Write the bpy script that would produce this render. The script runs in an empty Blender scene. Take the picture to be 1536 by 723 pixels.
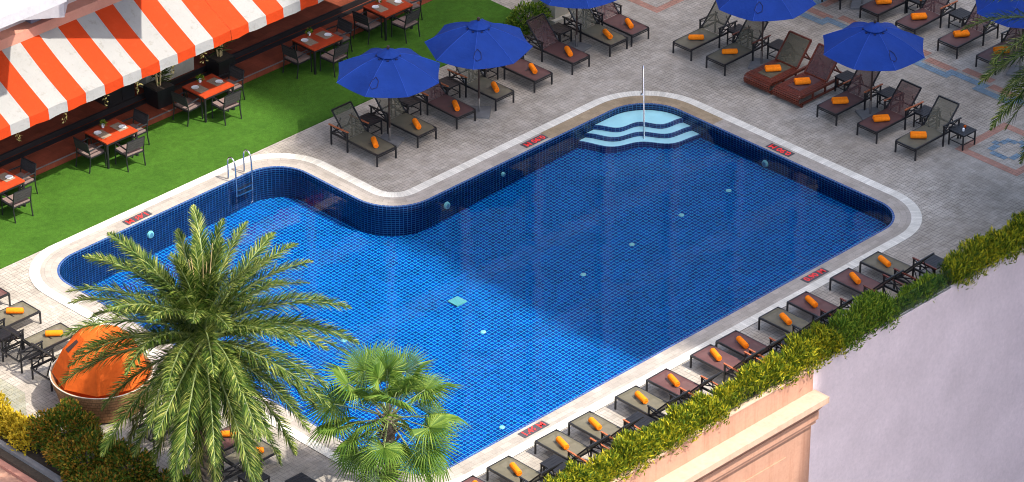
import bpy, bmesh, math, random
import numpy as np
from mathutils import Vector, Matrix, Euler
random.seed(7); RNG = np.random.default_rng(11)
R = math.radians; PI = math.pi
SC = bpy.context.scene
COL = SC.collection

# ------------------------------------------------------------------ nodes / materials
class NT:
    def __init__(s, m):
        s.t = m.node_tree; s.t.nodes.clear()
    def n(s, typ, ins=None, **kw):
        nd = s.t.nodes.new(typ)
        for k, v in kw.items(): setattr(nd, k, v)
        for k, v in (ins or {}).items():
            sk = nd.inputs[k]
            if isinstance(v, bpy.types.NodeSocket): s.t.links.new(v, sk)
            else: sk.default_value = v
        return nd
    def math(s, op, a, b=0.0):
        return s.n('ShaderNodeMath', {0: a, 1: b}, operation=op).outputs[0]
    def mix(s, f, a, b, blend='MIX'):
        nd = s.n('ShaderNodeMix', None, data_type='RGBA', blend_type=blend)
        for i, v in ((0, f), (6, a), (7, b)):
            if isinstance(v, bpy.types.NodeSocket): s.t.links.new(v, nd.inputs[i])
            else: nd.inputs[i].default_value = v
        return nd.outputs[2]
    def ramp(s, f, stops):
        nd = s.n('ShaderNodeValToRGB', {0: f}); e = nd.color_ramp.elements
        while len(e) < len(stops): e.new(0.5)
        for el, (p, c) in zip(e, stops): el.position = p; el.color = c
        return nd.outputs[0]
    def noise(s, vec, scale, detail=3.0, rough=0.55):
        return s.n('ShaderNodeTexNoise', {'Vector': vec, 'Scale': scale, 'Detail': detail, 'Roughness': rough}).outputs[0]
    def pos(s): return s.n('ShaderNodeNewGeometry').outputs['Position']
    def obj(s): return s.n('ShaderNodeTexCoord').outputs['Object']
    def out(s, sh): s.n('ShaderNodeOutputMaterial', {'Surface': sh})
def c4(c, k=1.0): return (c[0]*k, c[1]*k, c[2]*k, 1.0)
def new_mat(name):
    m = bpy.data.materials.new(name); m.use_nodes = True
    return m, NT(m)
def plain(name, col, rough=0.6, metal=0.0, var=0.12, scale=6.0, spec=0.5, objvar=0.0, bump=0.0, world=True):
    m, t = new_mat(name)
    v = t.pos() if world else t.obj()
    f = t.noise(v, scale, 4.0)
    c = t.ramp(f, [(0.3, c4(col, 1-var)), (0.7, c4(col, 1+var))])
    if objvar:
        r = t.n('ShaderNodeObjectInfo').outputs['Random']
        k = t.math('MULTIPLY_ADD', r, 2*objvar); t.t.nodes[-1].inputs[2].default_value = 1-objvar
        c = t.n('ShaderNodeVectorMath', {0: c, 'Scale': k}, operation='SCALE').outputs[0]
    ins = {'Base Color': c, 'Roughness': rough, 'Metallic': metal, 'Specular IOR Level': spec}
    if bump:
        ins['Normal'] = t.n('ShaderNodeBump', {'Height': t.noise(v, scale*4, 4.0), 'Strength': bump, 'Distance': 0.02}).outputs[0]
    t.out(t.n('ShaderNodeBsdfPrincipled', ins).outputs[0])
    return m
def mesh_fabric(name, col, clear):
    m, t = new_mat(name)
    f = t.noise(t.obj(), 5.0, 3.0)
    c = t.ramp(f, [(0.3, c4(col, .85)), (0.7, c4(col, 1.12))])
    p = t.n('ShaderNodeBsdfPrincipled', {'Base Color': c, 'Roughness': .62, 'Specular IOR Level': .4})
    tr = t.n('ShaderNodeBsdfTransparent', {0: (1, 1, 1, 1)})
    t.out(t.n('ShaderNodeMixShader', {0: clear, 1: p.outputs[0], 2: tr.outputs[0]}).outputs[0])
    return m
def cloth(name, col, trans=.2, var=.06, dirt=None):
    m, t = new_mat(name)
    p = t.pos()
    f = t.noise(p, 2.2, 4.0)
    c = t.ramp(f, [(0.3, c4(col, 1-var)), (0.7, c4(col, 1+var))])
    if dirt:
        d = t.ramp(t.noise(p, 5.0, 6.0, .7), [(.56, (0, 0, 0, 1)), (.74, (1, 1, 1, 1))])
        c = t.mix(t.math('MULTIPLY', d, .5), c, c4(dirt))
    nb = t.n('ShaderNodeBump', {'Height': t.noise(p, 3.2, 5.0, .6), 'Strength': .55, 'Distance': .06}).outputs[0]
    a = t.n('ShaderNodeBsdfPrincipled', {'Base Color': c, 'Roughness': .8, 'Specular IOR Level': .2, 'Normal': nb})
    b = t.n('ShaderNodeBsdfTranslucent', {'Color': c})
    t.out(t.n('ShaderNodeMixShader', {0: trans, 1: a.outputs[0], 2: b.outputs[0]}).outputs[0])
    return m
def leaf(name, stops, trans=.3, rough=.45, nscale=1.3):
    m, t = new_mat(name)
    g = t.n('ShaderNodeNewGeometry')
    r = t.math('ADD', t.math('MULTIPLY', g.outputs['Random Per Island'], .62), t.math('MULTIPLY', t.noise(g.outputs['Position'], nscale, 3.0), .38))
    c = t.ramp(r, [(p, c4(k)) for p, k in stops])
    a = t.n('ShaderNodeBsdfPrincipled', {'Base Color': c, 'Roughness': rough+.15, 'Specular IOR Level': .14})
    b = t.n('ShaderNodeBsdfTranslucent', {'Color': c})
    t.out(t.n('ShaderNodeMixShader', {0: trans, 1: a.outputs[0], 2: b.outputs[0]}).outputs[0])
    return m

def paver_mat(name, base, joint, sz=.22, stain=.35, contrast=1.0, warm=(0.0, 0.0, 0.0)):
    m, t = new_mat(name)
    p = t.pos()
    mp = t.n('ShaderNodeMapping', {'Vector': p, 'Location': (50*sz, 50*sz, .07), 'Scale': (1, 1, 0)}).outputs[0]
    mr = t.n('ShaderNodeMapping', {'Vector': mp, 'Rotation': (0, 0, R(90))}).outputs[0]
    kw = {'Scale': 1.0, 'Mortar Size': sz*.026, 'Mortar Smooth': .2, 'Bias': 0.0, 'Brick Width': sz, 'Row Height': sz/2,
          'Color1': c4(base, 1.08), 'Color2': c4(base, .92), 'Mortar': t.ramp(t.noise(p, .5, 3.0), [(.42, c4(joint, .48)), (.60, c4(joint, 1.12))])}
    b1 = t.n('ShaderNodeTexBrick', dict(kw, Vector=mp), offset=0.0, squash=1.0)
    b2 = t.n('ShaderNodeTexBrick', dict(kw, Vector=mr), offset=0.0, squash=1.0)
    ck = t.n('ShaderNodeTexChecker', {'Vector': t.n('ShaderNodeVectorMath', {0: mp, 1: (0, 0, .3)}, operation='ADD').outputs[0], 'Scale': 1/sz}).outputs[1]
    c = t.mix(ck, b1.outputs[0], b2.outputs[0])
    # weather: big patches, smaller stains
    f1 = t.ramp(t.noise(p, .45, 4.0), [(.3, (.78, .77, .76, 1)), (.7, (1.12, 1.12, 1.12, 1))])
    f2 = t.ramp(t.noise(p, 2.6, 5.0, .65), [(.35, (1-stain, 1-stain*1.05, 1-stain*1.15, 1)), (.62, (1.05, 1.05, 1.05, 1))])
    c = t.mix(1.0, c, f1, 'MULTIPLY'); c = t.mix(.75, c, f2, 'MULTIPLY')
    f3 = t.ramp(t.noise(p, 38.0, 2.0), [(.3, (.88, .88, .88, 1)), (.7, (1.1, 1.1, 1.1, 1))])
    c = t.mix(1.0, c, f3, 'MULTIPLY')
    bp = t.n('ShaderNodeBump', {'Height': t.noise(p, 55.0, 2.0), 'Strength': .25, 'Distance': .01}).outputs[0]
    t.out(t.n('ShaderNodeBsdfPrincipled', {'Base Color': c, 'Roughness': .85, 'Specular IOR Level': .25, 'Normal': bp}).outputs[0])
    return m
def strip_mat(name, base, joint, w=.3, h=.12, uv=True, stain=.2, off=.5):
    m, t = new_mat(name)
    vec = t.n('ShaderNodeTexCoord').outputs['UV'] if uv else t.pos()
    b = t.n('ShaderNodeTexBrick', {'Vector': vec, 'Scale': 1.0, 'Mortar Size': .004, 'Mortar Smooth': .3, 'Brick Width': w, 'Row Height': h,
            'Color1': c4(base, 1.1), 'Color2': c4(base, .88), 'Mortar': c4(joint)}, offset=off, squash=1.0)
    p = t.pos()
    f2 = t.ramp(t.noise(p, 1.6, 6.0, .65), [(.35, (1-stain, 1-stain*1.05, 1-stain*1.2, 1)), (.65, (1.06, 1.06, 1.06, 1))])
    c = t.mix(1.0, b.outputs[0], f2, 'MULTIPLY')
    f3 = t.ramp(t.noise(p, 45.0, 2.0), [(.3, (.9, .9, .9, 1)), (.7, (1.08, 1.08, 1.08, 1))])
    c = t.mix(1.0, c, f3, 'MULTIPLY')
    t.out(t.n('ShaderNodeBsdfPrincipled', {'Base Color': c, 'Roughness': .8, 'Specular IOR Level': .25}).outputs[0])
    return m
def tile_mat(name, c1, c2, grout, w, h, uv, mort, rough=.25, patch=.15):
    m, t = new_mat(name)
    vec = t.n('ShaderNodeTexCoord').outputs['UV'] if uv else t.n('ShaderNodeMapping', {'Vector': t.pos(), 'Scale': (1, 1, 0), 'Location': (20, 20, 0)}).outputs[0]
    b = t.n('ShaderNodeTexBrick', {'Vector': vec, 'Scale': 1.0, 'Mortar Size': mort, 'Mortar Smooth': .25, 'Brick Width': w, 'Row Height': h,
            'Color1': c4(c1), 'Color2': c4(c2), 'Mortar': c4(grout)}, offset=0.0, squash=1.0)
    f = t.ramp(t.noise(t.pos(), 1.3, 4.0), [(.3, (1-patch, 1-patch, 1-patch, 1)), (.7, (1+patch, 1+patch, 1+patch, 1))])
    c = t.mix(1.0, b.outputs[0], f, 'MULTIPLY')
    t.out(t.n('ShaderNodeBsdfPrincipled', {'Base Color': c, 'Roughness': rough, 'Specular IOR Level': .4}).outputs[0])
    return m
def plaster(name, base, streak, amt=.4):
    m, t = new_mat(name)
    p = t.pos()
    st = t.n('ShaderNodeMapping', {'Vector': p, 'Scale': (5.0, 5.0, .35)}).outputs[0]
    f = t.ramp(t.noise(st, 1.0, 6.0, .7), [(.48, (0, 0, 0, 1)), (.75, (1, 1, 1, 1))])
    f2 = t.ramp(t.noise(p, .8, 5.0), [(.3, c4(base, .9)), (.7, c4(base, 1.06))])
    c = t.mix(t.math('MULTIPLY', f, amt), f2, c4(streak))
    f3 = t.ramp(t.noise(p, 9.0, 6.0, .7), [(.3, (.9, .9, .9, 1)), (.7, (1.06, 1.06, 1.06, 1))])
    c = t.mix(1.0, c, f3, 'MULTIPLY')
    bp = t.n('ShaderNodeBump', {'Height': t.noise(p, 22.0, 5.0), 'Strength': .25, 'Distance': .02}).outputs[0]
    t.out(t.n('ShaderNodeBsdfPrincipled', {'Base Color': c, 'Roughness': .88, 'Specular IOR Level': .2, 'Normal': bp}).outputs[0])
    return m

M = {}
M['black'] = plain('black_powder_coat', (.012, .012, .014), .38, var=.2, spec=.5)
M['olive'] = mesh_fabric('olive_mesh', (.110, .097, .062), .10)
M['brown'] = mesh_fabric('brown_mesh', (.098, .041, .037), .07)
M['olive_back'] = mesh_fabric('olive_back_mesh', (.100, .088, .056), .26); M['brown_back'] = mesh_fabric('brown_back_mesh', (.090, .038, .034), .20)
M['arm_wood'] = plain('oiled_arm_wood', (.36, .10, .035), .45, var=.25, scale=14, world=False)
M['red_wood'] = plain('red_hardwood', (.115, .023, .011), .4, var=.3, scale=12, world=False)
M['towel'] = plain('orange_towel', (.88, .215, .012), .95, var=.10, scale=22, spec=.05, bump=.6, world=False, objvar=.08)
M['umb'] = cloth('blue_canvas', (.008, .039, .225), .10, .08)
M['umb_seam'] = cloth('blue_seam', (.025, .075, .38), .05)
M['umb_dark'] = plain('dark_blue_strap', (.004, .008, .06), .8)
M['pole'] = plain('dark_pole', (.035, .02, .016), .4)
M['steel'] = plain('brushed_steel', (.55, .55, .56), .22, metal=1.0, var=.05)
M['grey_stone'] = plain('grey_base', (.16, .155, .15), .8, var=.15)
M['aw_white'] = cloth('awning_white', (.275, .268, .252), .10, .03, dirt=(.15, .12, .09))
M['aw_orange'] = cloth('awning_orange', (.40, .034, .0025), .10, .04, dirt=(.45, .05, .01))
M['table_top'] = plain('red_lacquer_table', (.38, .042, .008), .5, var=.12, scale=9)
M['mat_weave'] = plain('woven_placemat', (.27, .20, .14), .85, var=.25, scale=60)
M['china'] = plain('white_china', (.8, .8, .8), .15, var=.02)
M['seat_taupe'] = plain('taupe_seat', (.17, .115, .10), .8, var=.12, scale=20)
M['seat_dark'] = plain('dark_mesh_back', (.035, .03, .03), .7, var=.15)
M['terra'] = strip_mat('terracotta_floor', (.24, .055, .026), (.15, .04, .022), .3, .3, uv=False, stain=.3, off=0.0)
M['terra_wall'] = plain('terracotta_riser', (.26, .07, .035), .75, var=.15, scale=3)
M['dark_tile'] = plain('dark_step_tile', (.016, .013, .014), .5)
M['cream_wall'] = plaster('cream_pillar', (.50, .45, .36), (.36, .31, .25), .3)
M['deck'] = paver_mat('deck_pavers', (.355, .318, .270), (.225, .20, .172), .21, stain=.30)
M['cope'] = strip_mat('coping_pavers', (.325, .288, .248), (.21, .185, .155), .3, .155, stain=.16)
M['cope_brown'] = strip_mat('coping_brown', (.29, .22, .14), (.22, .165, .11), .3, .155, stain=.25)
M['band'] = strip_mat('coping_band', (.60, .57, .50), (.42, .39, .34), .075, .27, stain=.14, off=0.0)
M['rim'] = tile_mat('rim_tile', (.035, .085, .24), (.025, .06, .18), (.16, .22, .34), .1, .06, True, .006, patch=.05)
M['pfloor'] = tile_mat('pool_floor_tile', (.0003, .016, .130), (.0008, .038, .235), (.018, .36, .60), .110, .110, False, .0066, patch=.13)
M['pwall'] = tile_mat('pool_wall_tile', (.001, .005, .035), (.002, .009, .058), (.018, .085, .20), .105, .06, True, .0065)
M['step_tile'] = tile_mat('step_riser_tile', (.004, .014, .10), (.006, .02, .14), (.05, .16, .35), .1, .06, True, .005)
M['step_top'] = plain('pale_step_top', (.56, .80, .79), .5, var=.06, scale=2.0)
M['pale_fit'] = plain('pale_pool_fitting', (.24, .50, .47), .4, var=.05)
M['drain'] = plain('drain_cover', (.09, .30, .26), .5, var=.08)
M['lens'] = plain('glass_lens', (.12, .26, .32), .1, var=.1)
M['marker_plate'] = plain('marker_plate', (.055, .05, .055), .5, var=.1)
M['marker_red'] = plain('marker_red', (.80, .035, .03), .5, var=.08, scale=30)
M['blue_paver'] = paver_mat('blue_pavers', (.155, .225, .285), (.13, .17, .20), .24, .2)
M['red_paver'] = paver_mat('red_pavers', (.36, .19, .14), (.24, .15, .12), .24, .2)
M['salmon'] = plaster('salmon_plaster', (.45, .245, .165), (.28, .12, .07), .55)
M['salmon_lt'] = plaster('pale_salmon_ledge', (.50, .33, .235), (.30, .17, .115), .35)
M['lav'] = plaster('pale_lilac_plaster', (.68, .56, .57), (.56, .46, .47), .25)
M['facade'] = plaster('pale_pink_facade', (.50, .41, .39), (.42, .33, .30), .25)
M['bay'] = plaster('white_facade', (.42, .40, .41), (.36, .34, .35), .25)
M['ledge_pink'] = plaster('pink_ledge', (.48, .22, .155), (.4, .18, .13), .3)
M['pier'] = plaster('grey_facade_pier', (.20, .18, .225), (.14, .12, .16), .3)
M['window'] = plain('window_glass', (.03, .045, .06), .08, var=.1)
M['soil'] = plain('planter_soil', (.05, .035, .022), .95, var=.3, scale=20)
M['bark'] = plain('palm_bark', (.15, .115, .08), .9, var=.35, scale=9, bump=.8)
M['stem'] = plain('green_stem', (.16, .20, .06), .6)
M['dry'] = plain('dry_stalk', (.46, .33, .15), .8)
M['wicker'] = strip_mat('wicker_weave', (.34, .17, .075), (.16, .08, .035), .06, .03, uv=True, stain=.3)
M['orange_cloth'] = cloth('orange_canopy', (.62, .105, .010), .22, .06)
M['white_trim'] = plain('white_trim', (.78, .76, .74), .7)
M['frond'] = leaf('date_palm_leaf', [(.12, (.006, .022, .004)), (.40, (.036, .076, .010)), (.64, (.125, .170, .025)), (.90, (.42, .41, .11))], .25, .42)
M['fan'] = leaf('fan_palm_leaf', [(.15, (.022, .066, .009)), (.48, (.09, .165, .02)), (.82, (.23, .30, .05)), (1, (.36, .36, .12))], .3, .38)
M['hedge'] = leaf('hedge_leaf', [(.12, (.016, .040, .005)), (.36, (.09, .15, .012)), (.62, (.34, .34, .018)), (.88, (.60, .46, .022))], .3)
M['hedge_g'] = leaf('green_shrub_leaf', [(.12, (.016, .05, .006)), (.42, (.09, .18, .018)), (.8, (.28, .34, .03)), (.95, (.46, .40, .03))], .3)
M['yellow'] = leaf('yellow_hedge_leaf', [(.15, (.20, .16, .012)), (.5, (.52, .37, .02)), (.9, (.75, .55, .05))], .3)
M['mixed'] = leaf('bronze_shrub_leaf', [(.10, (.022, .050, .006)), (.38, (.06, .11, .01)), (.56, (.15, .16, .014)), (.74, (.34, .15, .02)), (.92, (.50, .38, .03))], .25, nscale=.9)
M['dracaena'] = leaf('dracaena_leaf', [(.2, (.03, .05, .012)), (.6, (.08, .11, .03)), (.9, (.18, .20, .06))], .25)
M['vine'] = leaf('vine_leaf', [(.2, (.12, .10, .04)), (.8, (.34, .28, .1))], .25)
def mk_glass():
    m, t = new_mat('balustrade_glass')
    tr = t.n('ShaderNodeBsdfTransparent', {0: (.90, .95, .93, 1)})
    gl = t.n('ShaderNodeBsdfGlossy', {'Color': (1, 1, 1, 1), 'Roughness': .03})
    t.out(t.n('ShaderNodeMixShader', {0: .07, 1: tr.outputs[0], 2: gl.outputs[0]}).outputs[0])
    return m
M['glass'] = mk_glass()
def mk_water():
    m, t = new_mat('pool_water')
    p = t.pos()
    bp = t.n('ShaderNodeBump', {'Height': t.noise(p, 2.0, 3.0), 'Strength': .13, 'Distance': .03})
    fr = t.n('ShaderNodeFresnel', {'IOR': 1.33, 'Normal': bp.outputs[0]})
    tr = t.n('ShaderNodeBsdfTransparent', {0: (.80, .93, .99, 1)})
    gl = t.n('ShaderNodeBsdfGlossy', {'Color': (.85, .85, .85, 1), 'Roughness': .03, 'Normal': bp.outputs[0]})
    t.out(t.n('ShaderNodeMixShader', {0: fr.outputs[0], 1: tr.outputs[0], 2: gl.outputs[0]}).outputs[0])
    return m
M['water'] = mk_water()
def mk_turf():
    m, t = new_mat('artificial_turf')
    p = t.pos()
    a = t.ramp(t.noise(p, 30.0, 3.0, .7), [(.3, (.034, .092, .008, 1)), (.7, (.050, .124, .012, 1))])
    b = t.ramp(t.noise(p, .9, 4.0), [(.3, (.82, .86, .8, 1)), (.7, (1.12, 1.1, 1.1, 1))])
    c = t.mix(1.0, a, b, 'MULTIPLY')
    f = t.ramp(t.noise(p, 6.0, 5.0, .6), [(.35, (.84, .84, .84, 1)), (.65, (1.08, 1.08, 1.08, 1))])
    c = t.mix(1.0, c, f, 'MULTIPLY')
    bp = t.n('ShaderNodeBump', {'Height': t.noise(p, 70.0, 2.0), 'Strength': .7, 'Distance': .03}).outputs[0]
    t.out(t.n('ShaderNodeBsdfPrincipled', {'Base Color': c, 'Roughness': .9, 'Specular IOR Level': .12, 'Normal': bp}).outputs[0])
    return m
M['turf'] = mk_turf()
M['street'] = plain('street_asphalt', (.05, .05, .052), .9, var=.2, scale=.3)

# ------------------------------------------------------------------ mesh builder
class MB:
    def __init__(s): s.v = []; s.f = []; s.m = []; s.uv = {}
    def face(s, pts, mi=0, uv=None):
        b = len(s.v); s.v += [tuple(p) for p in pts]
        s.f.append(tuple(range(b, b+len(pts)))); s.m.append(mi)
        if uv: s.uv[len(s.f)-1] = uv
        return s
    def box(s, x0, x1, y0, y1, z0, z1, mi=0):
        return s.hexa([(x0,y0,z0),(x1,y0,z0),(x1,y1,z0),(x0,y1,z0),(x0,y0,z1),(x1,y0,z1),(x1,y1,z1),(x0,y1,z1)], mi)
    def hexa(s, c, mi=0):
        b = len(s.v); s.v += [tuple(p) for p in c]
        for q in ((0,3,2,1),(4,5,6,7),(0,1,5,4),(1,2,6,5),(2,3,7,6),(3,0,4,7)):
            s.f.append(tuple(b+i for i in q)); s.m.append(mi)
        return s
    def bar(s, p, q, w, h, up=(0,0,1), mi=0):
        p = Vector(p); q = Vector(q); d = (q-p).normalized(); u = Vector(up)
        if abs(d.dot(u)) > .98: u = Vector((1,0,0))
        r = d.cross(u).normalized(); u = r.cross(d).normalized()
        c = []
        for e in (p, q):
            for a, b in ((-1,-1),(1,-1),(1,1),(-1,1)): c.append(e + r*(a*w/2) + u*(b*h/2))
        return s.hexa(c, mi)
    def tube(s, pts, r, n=8, mi=0, cap=True):
        pts = [Vector(p) for p in pts]; rings = []
        rr = r if isinstance(r, (list, tuple)) else [r]*len(pts)
        u = None
        for i, p in enumerate(pts):
            d = (pts[min(i+1, len(pts)-1)] - pts[max(i-1, 0)]).normalized()
            if u is None:
                u = Vector((0,0,1)) if abs(d.z) < .9 else Vector((1,0,0))
            a = d.cross(u).normalized(); u = a.cross(d).normalized()
            b = len(s.v)
            for k in range(n):
                t = 2*PI*k/n
                s.v.append(tuple(p + a*(math.cos(t)*rr[i]) + u*(math.sin(t)*rr[i])))
            rings.append(b)
        for i in range(len(rings)-1):
            for k in range(n):
                k2 = (k+1) % n
                s.f.append((rings[i]+k, rings[i]+k2, rings[i+1]+k2, rings[i+1]+k)); s.m.append(mi)
        if cap:
            s.f.append(tuple(rings[0]+k for k in range(n))[::-1]); s.m.append(mi)
            s.f.append(tuple(rings[-1]+k for k in range(n))); s.m.append(mi)
        return s
    def lathe(s, prof, n=24, cen=(0,0,0), mi=0, sx=1, sy=1):
        b0 = len(s.v)
        for r, z in prof:
            for k in range(n):
                t = 2*PI*k/n
                s.v.append((cen[0]+r*sx*math.cos(t), cen[1]+r*sy*math.sin(t), cen[2]+z))
        L = 0
        for i in range(len(prof)-1):
            for k in range(n):
                k2 = (k+1) % n; a = b0+i*n; c = a+n
                s.f.append((a+k, a+k2, c+k2, c+k)); s.m.append(mi)
                s.uv[len(s.f)-1] = [(k*.1, i*.12), ((k+1)*.1, i*.12), ((k+1)*.1, (i+1)*.12), (k*.1, (i+1)*.12)]
        return s
    def prism(s, poly, z0, z1, mi=0):
        n = len(poly)
        s.face([(x, y, z1) for x, y in poly], mi); s.face([(x, y, z0) for x, y in poly][::-1], mi)
        for i in range(n):
            a, b = poly[i], poly[(i+1) % n]
            s.face([(a[0],a[1],z0),(b[0],b[1],z0),(b[0],b[1],z1),(a[0],a[1],z1)], mi)
        return s
    def build(s, name, mats, parent=None, smooth=False, weld=False, kind=None):
        me = bpy.data.meshes.new(name); me.from_pydata(s.v, [], s.f); me.update()
        mats = mats if isinstance(mats, (list, tuple)) else [mats]
        for m in mats: me.materials.append(m)
        if any(s.m): me.polygons.foreach_set('material_index', s.m)
        if s.uv:
            ul = me.uv_layers.new(name='UVMap')
            for fi, uv in s.uv.items():
                for li, c in zip(me.polygons[fi].loop_indices, uv): ul.data[li].uv = c
        if weld or not s.uv:
            bm = bmesh.new(); bm.from_mesh(me)
            if weld: bmesh.ops.remove_doubles(bm, verts=bm.verts, dist=.0005)
            bmesh.ops.recalc_face_normals(bm, faces=bm.faces); bm.to_mesh(me); bm.free()
        if smooth:
            me.shade_smooth(); me.set_sharp_from_angle(angle=R(42))
        o = bpy.data.objects.new(name, me); COL.objects.link(o)
        if parent is not None: o.parent = parent
        if kind: o['kind'] = kind
        return o
def tag(o, label, cat, group=None):
    o['label'] = label; o['category'] = cat
    if group: o['group'] = group
    return o
def thing(name, label, cat, loc=(0,0,0), rz=0.0, group=None):
    o = bpy.data.objects.new(name, None); COL.objects.link(o); o.empty_display_size = .2
    o.location = loc; o.rotation_euler = (0, 0, rz)
    return tag(o, label, cat, group)
def dup(o, parent=None):
    c = o.copy(); COL.objects.link(c)
    if parent is not None: c.parent = parent
    for ch in o.children: dup(ch, c)
    return c
class Proto:
    """first use places the prototype itself, later uses copies of it and of its parts"""
    def __init__(s, root): s.root = root; s.used = False
    def place(s, loc, rz, label, group=None):
        o = dup(s.root) if s.used else s.root
        s.used = True
        o.location = loc; o.rotation_euler = (0, 0, rz); o['label'] = label
        if group: o['group'] = group
        return o

# ------------------------------------------------------------------ camera, light, world
cam = bpy.data.objects.new('camera', bpy.data.cameras.new('camera')); COL.objects.link(cam)
cam.location = (-58.132, -60.463, 48.0); cam.rotation_euler = (R(59.7), 0, R(-45))
cam.data.sensor_width = 36; cam.data.lens = 5743/1536*36; cam.data.clip_start = 1; cam.data.clip_end = 3000
SC.camera = cam
SC.cycles.filter_width = 1.0
SUN_AZ, SUN_EL = R(-72), R(57)
sd = Vector((math.cos(SUN_AZ)*math.cos(SUN_EL), math.sin(SUN_AZ)*math.cos(SUN_EL), math.sin(SUN_EL)))
sun = bpy.data.objects.new('sun', bpy.data.lights.new('sun', 'SUN')); COL.objects.link(sun)
sun.data.energy = 2.5; sun.data.angle = R(.8); sun.data.color = (1, .95, .87)
sun.rotation_euler = sd.to_track_quat('Z', 'Y').to_euler()
W = bpy.data.worlds.new('World'); SC.world = W; W.use_nodes = True
wt = W.node_tree; wt.nodes.clear()
sky = wt.nodes.new('ShaderNodeTexSky'); sky.sky_type = 'NISHITA'; sky.sun_disc = False
sky.sun_elevation = SUN_EL; sky.sun_rotation = R(90) - SUN_AZ
sky.air_density = 1.0; sky.dust_density = 3.0; sky.ozone_density = 1.0
bg = wt.nodes.new('ShaderNodeBackground'); bg.inputs[1].default_value = .15
wo = wt.nodes.new('ShaderNodeOutputWorld')
wt.links.new(sky.outputs[0], bg.inputs[0]); wt.links.new(bg.outputs[0], wo.inputs[0])
vs = SC.view_settings; vs.view_transform = 'Standard'; vs.look = 'None'; vs.exposure = 1.6; vs.gamma = 1.0

# ------------------------------------------------------------------ pool outline
XL, XM, XR = -9.15, -1.36, 7.88
YN, YM, YT = -8.53, .56, 4.81
def outline(off, n=12):
    """rounded L outline, counter clockwise, pushed out by off"""
    C = [((XL, YN), 1.0, 1, 180), ((XR, YN), .95, 1, 270), ((XR, YM), 1.25, 1, 0), ((XM, YM), 1.3, -1, 270), ((XM, YT), 1.0, 1, 0), ((XL, YT), 1.0, 1, 90)]
    sg = [(-1,-1),(1,-1),(1,1),(1,1),(1,1),(-1,1)]
    pts = []
    for ((x, y), r, cv, a0), (sx, sy) in zip(C, sg):
        X = x + sx*off; Y = y + sy*off
        if cv == 1:
            rr = r + off; cx = X - sx*rr; cy = Y - sy*rr
            for k in range(n+1):
                a = R(a0 + 90*k/n); pts.append((cx + rr*math.cos(a), cy + rr*math.sin(a)))
        else:
            rr = r - off; cx = X + rr; cy = Y + rr
            for k in range(n+1):
                a = R(270 - 90*k/n); pts.append((cx + rr*math.cos(a), cy + rr*math.sin(a)))
    # split the straights so that they can be coloured and tiled
    out = []
    for i, p in enumerate(pts):
        q = pts[(i+1) % len(pts)]
        L = math.dist(p, q); m = 6 if L > 2 else 1
        for k in range(m): out.append((p[0]+(q[0]-p[0])*k/m, p[1]+(q[1]-p[1])*k/m))
    return out
def zf(x): return -(.50 + .040*(7.9 - x))
O0 = outline(0)
def arclen(o):
    s = [0]
    for i in range(len(o)): s.append(s[-1] + math.dist(o[i], o[(i+1) % len(o)]))
    return s
def ring_sheet(name, a, b, z, mats, pick=None, kind='structure'):
    A, B = outline(a), outline(b); s = arclen(outline((a+b)/2)); mb = MB(); w = abs(b-a); n = len(A)
    for i in range(n):
        j = (i+1) % n
        mi = pick(((A[i][0]+A[j][0])/2, (A[i][1]+A[j][1])/2)) if pick else 0
        mb.face([(*A[i], z), (*B[i], z), (*B[j], z), (*A[j], z)], mi, [(s[i], 0), (s[i], w), (s[i+1], w), (s[i+1], 0)])
    return mb.build(name, mats, kind=kind)
CZ = .014
ring_sheet('pool_rim', 0, .055, CZ, M['rim'])
ring_sheet('pool_coping', .055, .47, CZ, [M['cope'], M['cope_brown']],
           lambda p: 1 if (p[0] > 4.6 and p[1] > .2) or (p[0] > 7.6 and p[1] > -2.3) else 0)
ring_sheet('coping_border', .47, .74, CZ+.002, M['band'])
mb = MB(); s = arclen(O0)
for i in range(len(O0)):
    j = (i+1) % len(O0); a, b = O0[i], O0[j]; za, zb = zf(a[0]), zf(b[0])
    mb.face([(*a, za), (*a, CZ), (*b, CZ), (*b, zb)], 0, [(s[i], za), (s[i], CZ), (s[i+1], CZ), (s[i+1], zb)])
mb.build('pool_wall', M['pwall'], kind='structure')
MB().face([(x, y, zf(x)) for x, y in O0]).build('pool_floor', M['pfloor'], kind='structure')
MB().face([(x, y, -.085) for x, y in O0]).build('pool_water', M['water'], kind='structure')
# deck sheet with the pool cut out
def sheet_with_hole(name, rect, hole, z, m):
    bm = bmesh.new()
    def loop(ps):
        vs_ = [bm.verts.new((x, y, z)) for x, y in ps]
        return [bm.edges.new((vs_[i], vs_[(i+1) % len(vs_)])) for i in range(len(vs_))]
    x0, x1, y0, y1 = rect
    e = loop([(x0,y0),(x1,y0),(x1,y1),(x0,y1)]) + loop(hole)
    bmesh.ops.triangle_fill(bm, use_beauty=True, use_dissolve=False, edges=e, normal=(0,0,1))
    for f in bm.faces:
        if f.normal.z < 0: f.normal_flip()
    me = bpy.data.meshes.new(name); bm.to_mesh(me); bm.free(); me.materials.append(m)
    o = bpy.data.objects.new(name, me); COL.objects.link(o); o['kind'] = 'structure'
    return o
sheet_with_hole('pool_deck', (-13.95, 34, -11.42, 8.56), outline(.735), 0.0, M['deck'])
mb = MB()
for i in range(40):   # turf as one thin mat with a soft, slightly uneven edge
    pass
MB().prism([(-34, 5.525), (8.9, 5.525), (8.9, 8.55), (-34, 8.55)], .003, .0195).build('artificial_lawn', M['turf'], kind='structure')
MB().box(-34, -13.95, 5.2, 8.56, -.3, 0).build('side_path', M['deck'], kind='structure')
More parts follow.
